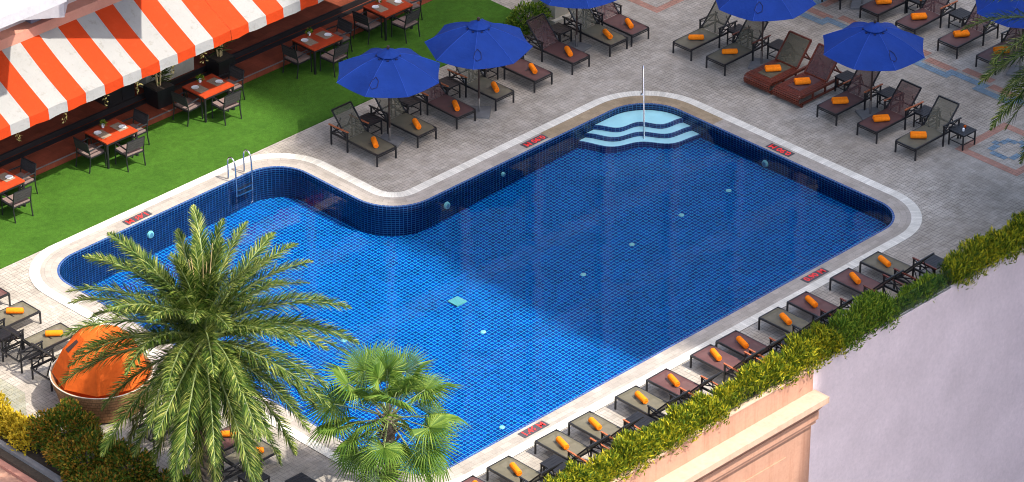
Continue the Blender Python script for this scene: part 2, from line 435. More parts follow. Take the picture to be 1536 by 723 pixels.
MB().face([(-900,-900,-34), (900,-900,-34), (900,900,-34), (-900,900,-34)]).build('street_ground', M['street'], kind='structure')

# inlaid paver patterns (flat, part of the floor)
mr = MB(); mbl = MB(); Z = .005
def rect(m, x0, x1, y0, y1):
    z = Z if m is mr else Z+.003
    m.face([(x0,y0,z),(x1,y0,z),(x1,y1,z),(x0,y1,z)])
def motif(x0, y0, S=2.05, w=.24):
    rect(mr, x0, x0+S, y0, y0+w); rect(mr, x0, x0+S, y0+S-w, y0+S)
    rect(mr, x0, x0+w, y0+w, y0+S-w); rect(mr, x0+S-w, x0+S, y0+w, y0+S-w)
    u = .2; cx = x0+S/2; cy = y0+S/2
    for i, j in ((-3,-1),(-3,0),(-2,-2.2),(-1,-2.2),(0,-3),(1,-2.2),(2,-2.2),(2.2,-1),(3,0),(2.2,1),(2,2),(1,2.2),(0,3),(-1,2.2),(-2,2.2),(-3,1)):
        rect(mbl, cx+i*u*.8-u/2+.01, cx+i*u*.8+u/2-.01, cy+j*u*.8-u/2+.01, cy+j*u*.8+u/2-.01)
motif(11.4, -9.2); motif(11.62, 3.62, 2.6); motif(17.6, -9.4)
# stepped blue and red border between the lounger rows
y = 3.2; k = 0
while y > -9.5:
    L = 1.1; dx = .24*(k % 2)
    rect(mbl, 14.30+dx, 14.54+dx, y-L, y+.24)
    rect(mr, 14.66+dx, 14.92+dx, y-L+.1, y-.02)
    y -= L; k += 1
for x in (15.2, 16.0): rect(mr, x, x+.7, .55, .79)
rect(mbl, 15.0, 16.6, .82, 1.06)
mr.build('red_paver_inlay', M['red_paver'], kind='structure'); mbl.build('blue_paver_inlay', M['blue_paver'], kind='structure')

# ------------------------------------------------------------------ pool steps
def step_curve(e0, e1, bulge, n=36):
    a = Vector((*e0, 0)); b = Vector((*e1, 0)); d = (b-a); out = Vector((d.y, -d.x, 0)).normalized()
    if out.x + out.y > 0: out = -out
    pts = []
    for i in range(n+1):
        t = i/n
        off = bulge*math.sin(PI*t)**.7 + .115*(1-math.cos(4*PI*t))
        p = a + d*t + out*off; pts.append((p.x, p.y))
    return pts
def corner_path(off=0.0):
    """pool edge from the left end of the steps round the corner to the right end"""
    o = outline(-.0015); return [p for p in o if (p[0] > 4.5 and p[1] > -.9 - 1) and (p[1] > .0 or p[0] > 7.3)]
def steps():
    specs = [((5.92, YM-.002), (XR-.002, -.85), .02, -.165), ((5.62, YM-.002), (XR-.002, -1.17), .12, -.285), ((5.34, YM-.002), (XR-.002, -1.48), .24, -.405)]
    for k, (e0, e1, bg_, z) in enumerate(specs):
        cur = step_curve(e0, e1, bg_)
        inner = step_curve((e0[0]+.05, e0[1]), (e1[0], e1[1]+.05), bg_)
        arc = [(XR-.002-1.25+1.25*math.cos(R(a)), YM-.002-1.25+1.25*math.sin(R(a))) for a in range(0, 91, 9)]
        top = MB(); poly = [(x, y, z) for x, y in inner] + [(x, y, z) for x, y in arc if (y > e1[1]+.06)]
        top.face(poly); top.build('pool_step', M['step_top'], kind='structure')
        r = MB(); L = 0
        for i in range(len(cur)-1):
            a, b = cur[i], cur[i+1]; ia, ib = inner[i], inner[i+1]; l2 = L + math.dist(a, b)
            r.face([(*a, zf(5)), (*b, zf(5)), (*b, z), (*a, z)], 0, [(L, 0), (l2, 0), (l2, z-zf(5)), (L, z-zf(5))])
            r.face([(*a, z), (*b, z), (*ib, z), (*ia, z)], 1, [(L, 0), (l2, 0), (l2, .05), (L, .05)])
            L = l2
        r.build('pool_step_edge', [M['step_tile'], M['rim']], kind='structure')
steps()

# ------------------------------------------------------------------ pool fittings
def rail():
    t = thing('handrail', 'single stainless handrail sloping down over the curved pool steps', 'handrail', (7.86, .62, 0))
    pts = [(0,0,.012), (0,0,.72), (-.01,-.01,.84), (-.06,-.06,.90), (-.14,-.14,.86)]
    e = (-1.22, -1.22, -.43)
    for k in range(1, 9): pts.append((pts[4][0]+(e[0]-pts[4][0])*k/8, pts[4][1]+(e[1]-pts[4][1])*k/8, .86+(e[2]-.86)*k/8))
    MB().tube(pts, .021, 10).build('rail', M['steel'], t, smooth=True)
    MB().lathe([(.0,.034),(.05,.034),(.065,.014),(.065,.012)], 16).build('floor_flange', M['steel'], t, smooth=True)
rail()
def ladder():
    t = thing('pool_ladder', 'stainless pool ladder with two curved grab rails beside the lawn', 'ladder', (-2.7, 4.95, 0))
    for sx in (-.27, .27):
        pts = [(sx, 0, .014), (sx, .01, .45)]
        for a in range(160, 15, -16): pts.append((sx, -.17+.19*math.cos(R(a+0))*-1*-1 if False else -.15-.17*math.cos(R(a)), .52+.20*math.sin(R(a))))
        pts = [(sx, 0, .014), (sx, .0, .50)] + [(sx, -.14+.14*math.cos(R(a)), .52+.17*math.sin(R(a))) for a in range(0, 181, 18)] + [(sx, -.29, .40), (sx, -.31, -.1), (sx, -.31, -.38)]
        MB().tube(pts, .022, 10).build('grab_rail', M['steel'], t, smooth=True)
    for z in (-.20, -.35):
        MB().box(-.25, .25, -.36, -.24, z-.015, z+.015).build('tread', M['steel'], t)
ladder()
INL = [((6.38,-3.83), 'nearest the handrail steps'), ((4.68,-3.75), 'second from the handrail steps'), ((2.81,-3.79), 'third from the handrail steps'),
       ((.97,-3.87), 'fourth from the handrail steps'), ((-2.54,-3.88), 'in the sunlit part beside the square drain'), ((-5.09,-1.65), 'by the tips of the date palm fronds'),
       ((-5.10,-7.10), 'close beside the fan palm')]
for (x, y), w in INL:
    o = MB().lathe([(.001,.028),(.045,.026),(.07,.012),(.075,0)], 16).build('floor_inlet', M['pale_fit'], smooth=True)
    o.location = (x, y, zf(x)+.003); o.rotation_euler = (0, R(-2.3), 0)
    tag(o, 'small round pale inlet on the pool floor, ' + w, 'pool inlet', 'round inlets along the pool floor')
t = thing('floor_drain', 'pale square main drain cover on the pool floor', 'drain', (-2.02, -2.45, zf(-2.0)+.004))
MB().box(-.17, .17, -.17, .17, 0, .025).build('cover', M['drain'], t)
g = MB()
for k in range(7): g.box(-.15, .15, -.145+k*.045, -.137+k*.045, .026, .030)
g.build('grille', M['lens'], t)
LAMPS = [((-5.73, YT, -.43), 0, 'on the pool wall by the lawn'), ((.53, YM, -.40), 0, 'on the shaded wall near the curved inner corner'), ((XR, -3.75, -.38), 90, 'on the far right wall below the depth sign'), ((2.55, YM, -.29), 0, 'on the shaded wall nearer the curved steps')]
for (x, y, z), a, w in LAMPS:
    big = .36 if x == 2.55 else .60
    t = thing('pool_light', 'round pale underwater light ' + w, 'pool light', (x, y, z), R(-a), 'round underwater lights on the pool walls')
    b = MB(); n = 20
    for rr0, rr1, y0, y1 in ((.17,.15,0,-.05),(.15,.10,-.05,-.06)):
        for k in range(n):
            a0, a1 = 2*PI*k/n, 2*PI*(k+1)/n
            b.face([(big*rr0*math.cos(a0), y0, big*rr0*math.sin(a0)), (big*rr0*math.cos(a1), y0, big*rr0*math.sin(a1)), (big*rr1*math.cos(a1), y1, big*rr1*math.sin(a1)), (big*rr1*math.cos(a0), y1, big*rr1*math.sin(a0))])
    b.build('bezel', M['pale_fit'], t, weld=True)
    MB().face([(big*.1*math.cos(2*PI*k/n), -.058, big*.1*math.sin(2*PI*k/n)) for k in range(n)]).build('lens', M['lens'], t)

# depth markers: lettering is real text turned into mesh
def text_mesh(s_, size, m, name='lettering'):
    cu = bpy.data.curves.new(name, 'FONT'); cu.body = s_; cu.size = size; cu.align_x = 'CENTER'; cu.align_y = 'CENTER'
    cu.extrude = .002; cu.offset = .006
    o = bpy.data.objects.new(name, cu); COL.objects.link(o)
    bpy.context.view_layer.update()
    me = bpy.data.meshes.new_from_object(o.evaluated_get(bpy.context.evaluated_depsgraph_get()))
    me.name = name; me.materials.clear(); me.materials.append(m)
    bpy.data.objects.remove(o); 
    return me
MARKS = [((-5.77,-8.80), 0, '1.46 M', 'sunlit depth sign on the near coping by the fan palm, reading 1.46 M'),
         ((3.99,-8.82), 0, '0.90 M', 'shaded depth sign on the near coping beside the lounger row, reading 0.90 M'),
         ((8.14,-4.01), 90, '0.90 M', 'shaded depth sign on the far right coping, reading 0.90 M'),
         ((3.98,.83), 180, '0.90 M', 'shaded depth sign on the coping left of the curved steps, reading 0.90 M'),
         ((-5.91,5.06), 180, '1.46 M', 'sunlit depth sign on the coping next to the lawn, reading 1.46 M'),
         ((-9.41,-2.13), 270, '1.46 M', 'depth sign on the coping half hidden beneath the date palm')]
for (x, y), a, tx, lab in MARKS:
    t = thing('depth_marker', lab, 'depth sign', (x, y, CZ+.003), R(a), 'depth signs set in the pool coping')
    MB().box(-.40, .40, -.125, .125, 0, .008).build('plate', M['marker_plate'], t)
    me = text_mesh(tx, .25, M['marker_red'])
    o = bpy.data.objects.new('lettering', me); COL.objects.link(o); o.parent = t; o.location = (0, 0, .011); o.scale = (1.0, 1.0, 1)

# ------------------------------------------------------------------ sun loungers
def make_lounger(sling, arm):
    t = thing('sun_lounger', '', 'sun lounger'); B = M['black']; w = .33
    f = MB()
    for sx in (-w, w): f.bar((sx, 0, .335), (sx, 1.78, .335), .035, .05)
    for y in (.0, .60, 1.13, 1.76): f.bar((-w, y, .325), (w, y, .325), .035, .035)
    f.bar((-w, .0, .27), (w, .0, .27), .02, .02)
    f.build('frame', B, t)
    for sx in (-w, w):
        MB().bar((sx, .005, 0), (sx, .005, .33), .036, .036).build('leg', B, t)
        MB().bar((sx*1.09, 1.10, 0), (sx*1.09, 1.10, .60), .036, .036).build('leg', B, t)
        MB().bar((sx*1.09, 1.72, 0), (sx*1.09, 1.72, .56), .036, .036).build('leg', B, t)
        a = MB().bar((sx*1.09, 1.06, .605), (sx*1.09, 1.80, .575), .042, .026)
        ao = a.build('armrest', M['arm_wood'] if arm == 'wood' else (M['red_wood'] if arm == 'red' else B), t)
        br = MB().bar((sx*1.09, 1.13, .40), (sx*1.09, 1.66, .55), .022, .022); br.bar((sx*1.09, 1.13, .55), (sx*1.09, 1.70, .38), .022, .022)
        br.build('arm_brace', B, ao)
    # sling with a slight sag between the side rails
    sl = MB(); nx, ny = 6, 8
    P = lambda i, j: ((-w+.01)+(2*w-.02)*i/nx, .02+1.12*j/ny, .362-.022*math.sin(PI*i/nx)*math.sin(PI*j/ny)**.5 - (.02 if j == 0 else 0))
    for i in range(nx):
        for j in range(ny): sl.face([P(i,j), P(i+1,j), P(i+1,j+1), P(i,j+1)])
    sl.build('seat_sling', M[sling], t, smooth=True, weld=True)
    y0, z0, y1, z1 = 1.13, .36, 1.71, 1.0
    bk = MB()
    for sx in (-w, w): bk.bar((sx, y0, z0), (sx, y1, z1), .032, .035, up=(0,-1,1))
    bk.bar((-w, y1, z1), (w, y1, z1), .035, .035)
    bko = bk.build('backrest', B, t)
    sb = MB(); d = Vector((0, y1-y0, z1-z0)); nn = Vector((0, d.z, -d.y)).normalized()
    Q = lambda i, j: Vector(((-w+.01)+(2*w-.02)*i/nx, y0, z0)) + d*(.02+.97*j/ny) + nn*(.02*math.sin(PI*i/nx))
    for i in range(nx):
        for j in range(ny): sb.face([Q(i,j), Q(i+1,j), Q(i+1,j+1), Q(i,j+1)])
    sb.build('back_sling', M[sling+'_back'], bko, smooth=True, weld=True)
    for sx in (-.2, .2): MB().bar((sx, 1.52, .78), (sx, 1.72, .33), .02, .02).build('prop_strut', B, t)
    return Proto(t)
LP = {}
def lounger(kind, loc, rz, label, group):
    if kind not in LP: LP[kind] = make_lounger(*kind)
    o = LP[kind].place(loc, rz, label, group); return o
def make_towel(double):
    n = 14; L = .40; mb = MB()
    lobes = [(0, .073)] if not double else [(-.058, .066), (.058, .066)]
    for cx, r in lobes:
        pts = [(-L/2, cx, r), (-L/2+.015, cx, r), (0, cx, r*1.02), (L/2-.015, cx, r), (L/2, cx, r)]
        mb.tube(pts, [r*.93, r, r*1.02, r, r*.93], n)
        for e in (-1, 1):   # the spiral of the roll on both ends
            for a in range(0, 720, 40):
                q = lambda a_: (e*(L/2+.006), cx+r*.8*(a_/760)*math.cos(R(a_)), r+r*.8*(a_/760)*math.sin(R(a_)))
                mb.bar(q(a), q(a+40), .012, .012, up=(1,0,0))
    o = mb.build('rolled_towel', M['towel'], smooth=True); o['category'] = 'towel'
    return Proto(o)
TW = {False: make_towel(False), True: make_towel(True)}
ORD = ['first', 'second', 'third', 'fourth', 'fifth', 'sixth', 'seventh', 'eighth', 'ninth', 'tenth', 'eleventh', 'twelfth']
def fab(k): return {'olive': 'olive', 'brown': 'brown'}[k]
def armword(a): return {'wood': 'wooden armrests', 'black': 'black armrests', 'red': 'dark red armrests'}[a]
TOWG = 'rolled orange towels on the loungers'
def jit(a): return random.uniform(-a, a)
# row along the lawn
ROWL = [(.50,'olive','wood'),(1.94,'olive','black'),(3.36,'brown','wood'),(4.79,'olive','wood'),(6.24,'brown','wood'),(7.68,'brown','black'),(9.15,'olive','black'),(10.0,'brown','black')]
for i, (x, s_, a_) in enumerate(ROWL):
    lounger((s_, a_), (x, 2.73, 0), R(jit(1.2)), '%s lounger with %s, %s from the pool ladder near the lawn' % (fab(s_), armword(a_), ORD[i]), 'loungers in the row near the lawn')
    TW[False].place((x+.02+jit(.03), 2.73+.43+jit(.04), .352), R(45+18+jit(7)), 'rolled orange towel on the %s lounger, %s from the ladder near the lawn' % (fab(s_), ORD[i]), TOWG)
# row behind the far right pool edge, two of its seats are wooden
ROWR = [(1.345,'olive','black'),(.125,'olive','red'),None,None,(-3.82,'brown','wood'),(-5.20,'brown','wood'),(-6.50,'olive','black')]
for i, e in enumerate(ROWR):
    if e is None: continue
    y, s_, a_ = e
    lounger((s_, a_), (10.19, y, 0), R(-90+jit(1.2)), '%s lounger with %s, %s from the handrail in the front row' % (fab(s_), armword(a_), ORD[i]), 'loungers in the front row beyond the pool')
    TW[i > 3].place((10.19+.55+jit(.04), y+jit(.03), .352), R(-45+4+jit(6)), 'rolled orange towel on the %s mesh lounger, %s from the handrail in the front row' % (fab(s_), ORD[i]), TOWG)
ROWU = [(.515,'brown','black'),(-.865,'brown','black'),(-2.15,'brown','wood'),(-3.64,'brown','black'),(-4.97,'brown','black')]
for i, (y, s_, a_) in enumerate(ROWU):
    lounger((s_, a_), (15.37, y, 0), R(-90+jit(1.2)), '%s lounger with %s, %s from left in the rearmost row' % (fab(s_), armword(a_), ORD[i]), 'loungers in the rearmost row at top right')
    TW[True].place((15.37+.60+jit(.04), y+jit(.03), .352), R(-45+6+jit(6)), 'rolled orange towel, %s from the left in the rearmost lounger row at top right' % ORD[i], TOWG)
ROWD = [(-8.77,'brown','wood'),(-7.64,'olive','black'),(-6.11,'olive','wood'),(-5.02,'olive','wood'),(-3.48,'olive','black'),(-2.44,'brown','wood'),(-.92,'brown','wood'),(-.03,'brown','wood'),(1.48,'olive','black'),(2.50,'brown','red'),(4.07,'brown','red'),(5.18,'olive','red')]
for i, (x, s_, a_) in enumerate(ROWD):
    lounger((s_, a_), (x, -9.52, 0), R(180+jit(1.2)), '%s lounger with %s, %s from the fan palm along the hedge' % (fab(s_), armword(a_), ORD[i]), 'loungers in the row along the hedge')
    TW[False].place((x-.02+jit(.03), -9.52-.53+jit(.05), .352), R(-110+jit(5)), 'rolled orange towel on the %s lounger, %s from the fan palm along the hedge' % (fab(s_), ORD[i]), TOWG)
ROWP = [(4.34,'brown','black'),(3.165,'olive','black'),(1.73,'olive','black'),(.62,'olive','black'),(-3.05,'olive','black'),(-4.50,'brown','wood'),(-5.39,'olive','black')]
PW = ['cut by the left photo edge, nearest the lawn', 'second from the lawn at the left edge', 'third from the lawn at the left edge', 'half hidden behind the orange daybed', 'beneath the date palm, nearest the daybed', 'beneath the date palm beside its trunk', 'at the palm end, nearest the fan palm']
for i, (y, s_, a_) in enumerate(ROWP):
    lounger((s_, a_), (-10.80, y, 0), R(90+jit(1.2)), '%s mesh lounger %s' % (fab(s_), PW[i]), 'loungers along the left end of the pool')
    if i not in (0, 3): TW[False].place((-10.80-.45+jit(.05), y+jit(.03), .352), R(-45+6+jit(6)), 'rolled orange towel on the %s lounger %s' % (fab(s_), PW[i].replace(', ', ' ')), TOWG)

# wooden loungers with rolled slatted ends
def make_wood_lounger(sling):
    t = thing('wooden_sun_lounger', '', 'sun lounger', group='wooden loungers in the front row'); w = .42; Wd = M['red_wood']
    f = MB()
    for sx in (-w, w):
        f.bar((sx, .06, .31), (sx, 1.95, .31), .06, .07); f.bar((sx, .06, .09), (sx, 1.95, .09), .05, .05)
        for y in (.55, 1.05, 1.55, 1.92): f.bar((sx, y, .09), (sx, y, .31), .045, .045)
    for y in (.3, .9, 1.15, 1.92): f.bar((-w, y, .29), (w, y, .29), .05, .04)
    f.build('frame', Wd, t)
    sc = MB(); n = 9
    for k in range(n):
        a = R(95 + 170*k/(n-1)); y = .07 + .125*math.cos(a); z = .205 + .135*math.sin(a)
        sc.bar((-w-.03, y, z), (w+.03, y, z), .035, .032, up=(0, math.cos(a), math.sin(a)))
    for y in (.10, .16, .22): sc.bar((-w-.03, y, .345), (w+.03, y, .345), .045, .025)
    sc.build('slatted_end', Wd, t)
    for sx in (-1, 1):
        sl = MB()
        for k in range(3): sl.bar((sx*(w-.05-.06*k), .24, .352), (sx*(w-.05-.06*k), 1.12, .352), .05, .02)
        sl.build('side_slats', Wd, t)
        MB().bar((sx*w, .12, 0), (sx*w, .12, .10), .06, .05).build('leg', Wd, t)
        MB().bar((sx*w, 1.92, 0), (sx*w, 1.92, .10), .06, .05).build('leg', Wd, t)
    MB().box(-w+.19, w-.19, .26, 1.12, .350, .362).build('seat_sling', M[sling], t)
    y0, z0, y1, z1 = 1.14, .37, 1.68, 1.02
    b = MB()
    for sx in (-w+.04, w-.04): b.bar((sx, y0, z0), (sx, y1, z1), .045, .045, up=(0,-1,1))
    b.bar((-w+.04, y1, z1), (w-.04, y1, z1), .045, .045); b.bar((-w+.04, y0, z0), (w-.04, y0, z0), .045, .045)
    bo = b.build('backrest', Wd, t)
    d = Vector((0, y1-y0, z1-z0)); q = MB(); x0 = w-.06
    n_ = Vector((0, d.z, -d.y)).normalized()*.01
    a = Vector((-x0, y0, z0))+d*.03; c = Vector((x0, y0, z0))+d*.03
    q.hexa([a-n_, c-n_, c+d*.95-n_, a+d*.95-n_, a+n_, c+n_, c+d*.95+n_, a+d*.95+n_]); q.build('back_sling', M[sling+'_back'], bo)
    for sx in (-.25, .25): MB().bar((sx, 1.5, .80), (sx, 1.85, .31), .03, .03).build('prop_strut', Wd, t)
    return t
for y, s_, wd in ((-1.38, 'olive', 'left of the two red wooden slatted loungers, with an olive mesh seat'), (-2.42, 'brown', 'right of the two red wooden slatted loungers, with a brown mesh seat')):
    o = make_wood_lounger(s_); o.location = (10.2, y, 0); o.rotation_euler = (0, 0, R(-90)); o['label'] = wd
    TW[True].place((10.2+.62, y+.02, .366), R(-42+jit(5)), 'folded orange towel on the %s wooden lounger with %s mesh' % ('left' if s_ == 'olive' else 'right', s_), TOWG)

# side tables
def make_side_table():
    t = thing('side_table', '', 'side table'); B = M['black']; w = .235
    top = MB()
    for k in range(7): top.bar((-w-.015+.0, -w+.0785*k, .44), (w+.015, -w+.0785*k, .44), .073, .02)
    top.build('table_top', B, t)
    f = MB()
    for a, b in (((-w,-w),(w,-w)),((w,-w),(w,w)),((w,w),(-w,w)),((-w,w),(-w,-w))):
        f.bar((*a, .41), (*b, .41), .025, .035); f.bar((*a, .16), (*b, .16), .02, .02)
    f.build('frame', B, t)
    for sx in (-w, w):
        for sy in (-w, w): MB().bar((sx, sy, 0), (sx, sy, .43), .032, .032).build('leg', B, t)
    return Proto(t)
ST = make_side_table()
STL = [((1.22,4.17), 'first from the ladder in the row near the lawn'), ((2.66,4.2), 'second from the ladder in the row near the lawn'), ((4.08,4.18), 'third from the ladder in the row near the lawn'), ((5.52,4.2), 'fourth from the ladder in the row near the lawn'), ((8.42,4.28), 'beneath the farthest umbrella by the lawn'),
       ((11.72,-7.12), 'at the right end of the front row, with small items on top'), ((11.83,-5.85), 'beside the last brown lounger of the front row'), ((11.95,-4.5), 'by the umbrella pole in the front row'), ((11.85,-3.12), 'behind the right wooden lounger'), ((11.95,-.62), 'behind the left wooden lounger'), ((11.84,.74), 'between the two olive loungers at the handrail end'),
       ((16.86,-2.9), 'in the rearmost row beside the blue umbrella'), ((16.75,-1.5), 'in the rearmost row left of its umbrella'),
       ((6.0,-10.9), 'at the far right end of the hedge row'), ((.72,-10.9), 'in the hedge row behind the shaded olive lounger'), ((-4.25,-10.7), 'in the hedge row at the sunlit olive loungers'), ((-6.87,-10.6), 'in the hedge row nearest the fan palm'),
       ((-12.0,-6.2), 'under the date palm beside its trunk'), ((-11.4,-7.1), 'between the date palm and the fan palm'), ((-12.1,2.45), 'at the left photo edge between olive loungers')]
for (x, y), w in STL:
    ST.place((x, y, 0), R(jit(3)), 'black side table ' + w, 'black side tables between the loungers')
o = MB().lathe([(.03,0),(.035,.05),(.03,.08),(.0,.08)], 12).build('small_cup', M['china'], smooth=True); o.location = (11.66, -7.2, .451); tag(o, 'tiny white cup on the end side table', 'cup')
o = MB().lathe([(.03,0),(.04,.03),(.03,.06),(.0,.065)], 12).build('candle_holder', M['orange_cloth'], smooth=True); o.location = (11.84, -7.1, .451); tag(o, 'tiny orange candle holder on the end side table', 'candle holder')

# ------------------------------------------------------------------ umbrellas
def make_umbrella():
    t = thing('umbrella', '', 'umbrella'); Rr, hr, rise = 1.42, 2.12, .62
    def pt(a, f, lift=0):
        # a: angle, f: 0 centre .. 1 rim ; straight hem between the ribs, slightly hollow panels
        k = (a % (PI/4)) / (PI/4); edge = math.cos(PI/8)/math.cos((k-.5)*PI/4)
        sag = .055*math.sin(PI*k)*f
        r = Rr*f*(edge - .02*math.sin(PI*k)*f)
        z = hr + rise*(1-f)**1.0 + .10*math.sin(PI*f)*.8 - sag*.9 + lift
        return (r*math.cos(a), r*math.sin(a), z)
    c = MB(); nr, na = 8, 40
    for i in range(nr):
        for k in range(na):
            a0, a1 = 2*PI*k/na, 2*PI*(k+1)/na; f0, f1 = .10+.9*i/nr, .10+.9*(i+1)/nr
            c.face([pt(a0,f0), pt(a1,f0), pt(a1,f1), pt(a0,f1)])
    co = c.build('canopy', M['umb'], t, weld=True)
    co.data.shade_smooth(); co.data.set_sharp_from_angle(angle=R(9))
    s_ = MB()
    for k in range(8):
        a = 2*PI*k/8; s_.tube([pt(a, f, .004) for f in (.15,.3,.5,.7,.85,1)], .007, 5)
    s_.build('seam', M['umb_seam'], co)
    v = MB()
    for k in range(32):
        a0, a1 = 2*PI*k/32, 2*PI*(k+1)/32
        for f0, f1, l0, l1 in ((.0,.10,.12,.10),(.10,.22,.10,.055)):
            v.face([pt(a0,f0,l0), pt(a0,f1,l1), pt(a1,f1,l1), pt(a1,f0,l0)])
    v.build('vent_cap', M['umb'], t, weld=True, smooth=True)
    for k in range(8):
        a = 2*PI*(k+.5)/8
        p = Vector(pt(a-.10,.235,.012)); q = Vector(pt(a+.10,.235,.012)); MB().bar(p, q, .04, .02).build('vent_pocket', M['umb_dark'], t)
    MB().lathe([(.0,.12),(.035,.10),(.045,.05),(.03,0)], 12, (0,0,hr+rise+.10)).build('finial', M['pole'], t, smooth=True)
    MB().tube([(0,0,.45),(0,0,hr+rise+.1)], .026, 12).build('pole', M['pole'], t, smooth=True)
    MB().tube([(0,0,.05),(0,0,.47)], .034, 12).build('pole_sleeve', M['steel'], t, smooth=True)
    MB().box(-.3,.3,-.3,.3,.0,.06).build('base_plate', M['grey_stone'], t)
    for k in range(8):
        a = 2*PI*k/8
        MB().tube([pt(a, f, -.02) for f in (.05,.4,.7,.98)], .011, 5).build('rib', M['pole'], t)
    st = MB().tube([(0,0,1.72),(0,0,1.80)], .05, 10)
    for k in range(8):
        a = 2*PI*k/8; st.bar((.04*math.cos(a), .04*math.sin(a), 1.77), pt(a,.52,-.03), .014, .02)
    st.build('strut_hub', M['pole'], t)
    lp = MB(); a = R(180); q = [pt(a+da, f, .02) for da, f in ((.06,.62),(.16,.70),(.16,.82),(.06,.86),(-.02,.80),(.0,.68),(.06,.62))]
    lp.tube(q, .009, 5); lp.build('tie_strap', M['umb_dark'], co)
    return Proto(t)
UM = make_umbrella()
UML = [((1.30,3.46), 22, 'blue umbrella nearest the pool ladder, beside the lawn'), ((4.06,2.96), 40, 'blue umbrella in the middle of the row beside the lawn'), ((8.53,3.72), 12, 'blue umbrella at top centre, cut by the top photo edge, by the planter'),
       ((11.34,-.50), 30, 'blue umbrella behind the left wooden lounger, cut by the top edge'), ((11.25,-4.41), 64, 'whole blue umbrella in the front row right of the wooden loungers'), ((15.93,-5.70), 20, 'blue umbrella at the right photo edge, partly behind palm fronds'),
       ((16.0,-.08), 35, 'umbrella of the rearmost row with only its pole in view')]
for (x, y), a, w in UML:
    o = UM.place((x, y, .001), R(a), w, 'blue umbrellas over the loungers'); o.scale = (1, 1, .90 if abs(x-8.53) < .1 else .96)

# ------------------------------------------------------------------ dining terrace
YG = 8.56
tb = MB()
tb.box(-34, 34, YG, 9.60, -.3, .15, 0); tb.box(-34, 34, 9.66, 11.0, -.3, .30, 0); tb.box(-34, 34, 11.06, 14.0, -.3, .45, 0)
tb.build('terracotta_terrace', M['terra'], kind='structure')
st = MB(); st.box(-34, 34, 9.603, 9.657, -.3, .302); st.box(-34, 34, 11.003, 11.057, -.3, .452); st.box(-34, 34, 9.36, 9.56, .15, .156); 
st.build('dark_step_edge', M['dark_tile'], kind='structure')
MB().box(-34, 34, YG+.02, YG+.07, .151, .158).build('terrace_edge_strip', M['grey_stone'], kind='structure')

def make_dining_table():
    t = thing('dining_table', '', 'table'); a, b = .52, .45
    MB().box(-a, a, -b, b, .715, .75).build('table_top', M['table_top'], t)
    f = MB()
    for p, q in (((-a+.03,-b+.03),(a-.03,-b+.03)),((a-.03,-b+.03),(a-.03,b-.03)),((a-.03,b-.03),(-a+.03,b-.03)),((-a+.03,b-.03),(-a+.03,-b+.03))):
        f.bar((*p, .685), (*q, .685), .04, .055)
    f.build('frame', M['black'], t)
    for sx in (-a+.035, a-.035):
        for sy in (-b+.035, b-.035): MB().bar((sx, sy, 0), (sx, sy, .71), .05, .05).build('leg', M['black'], t)
    return Proto(t)
def make_chair():
    t = thing('dining_chair', '', 'chair'); B = M['black']; w = .27   # front is +Y, back at -Y
    MB().box(-w+.02, w-.02, -.24, .26, .43, .465).build('seat', M['seat_taupe'], t)
    for sx in (-w, w):
        MB().tube([(sx, .25, 0), (sx, .24, .45), (sx, .23, .64)], .018, 6).build('leg', B, t)
        MB().tube([(sx, -.30, 0), (sx, -.25, .30), (sx, -.25, .50), (sx*.98, -.32, .86)], .018, 6).build('leg', B, t)
        MB().tube([(sx, .25, .64), (sx, .10, .655), (sx, -.26, .63)], .02, 6).build('armrest', B, t)
        MB().bar((sx, .25, .42), (sx, -.25, .42), .025, .03).build('side_rail', B, t)
    bk = MB()
    for i in range(4):
        z0 = .56+.075*i; y0 = -.263-.016*i
        bk.hexa([(-w*.96, y0-.008, z0), (w*.96, y0-.008, z0), (w*.96, y0+.008, z0), (-w*.96, y0+.008, z0), (-w*.96, y0-.022, z0+.066), (w*.96, y0-.022, z0+.066), (w*.96, y0-.006, z0+.066), (-w*.96, y0-.006, z0+.066)])
    bk.build('backrest', M['seat_dark'], t)
    for y_, z_ in ((-.318, .86), (.25, .41), (-.25, .41)): MB().bar((-w, y_, z_), (w, y_, z_), .027, .027).build('cross_rail', B, t)
    return Proto(t)
def make_setting():
    m_ = MB().box(-.21, .21, -.15, .15, 0, .006).build('placemat', M['mat_weave']); m_['category'] = 'placemat'
    p = MB().lathe([(.0,.010),(.055,.010),(.062,.012),(.10,.024),(.102,.020),(.06,.0),(.0,.0)], 24).build('plate', M['china'], smooth=True); p['category'] = 'plate'
    return Proto(m_), Proto(p)
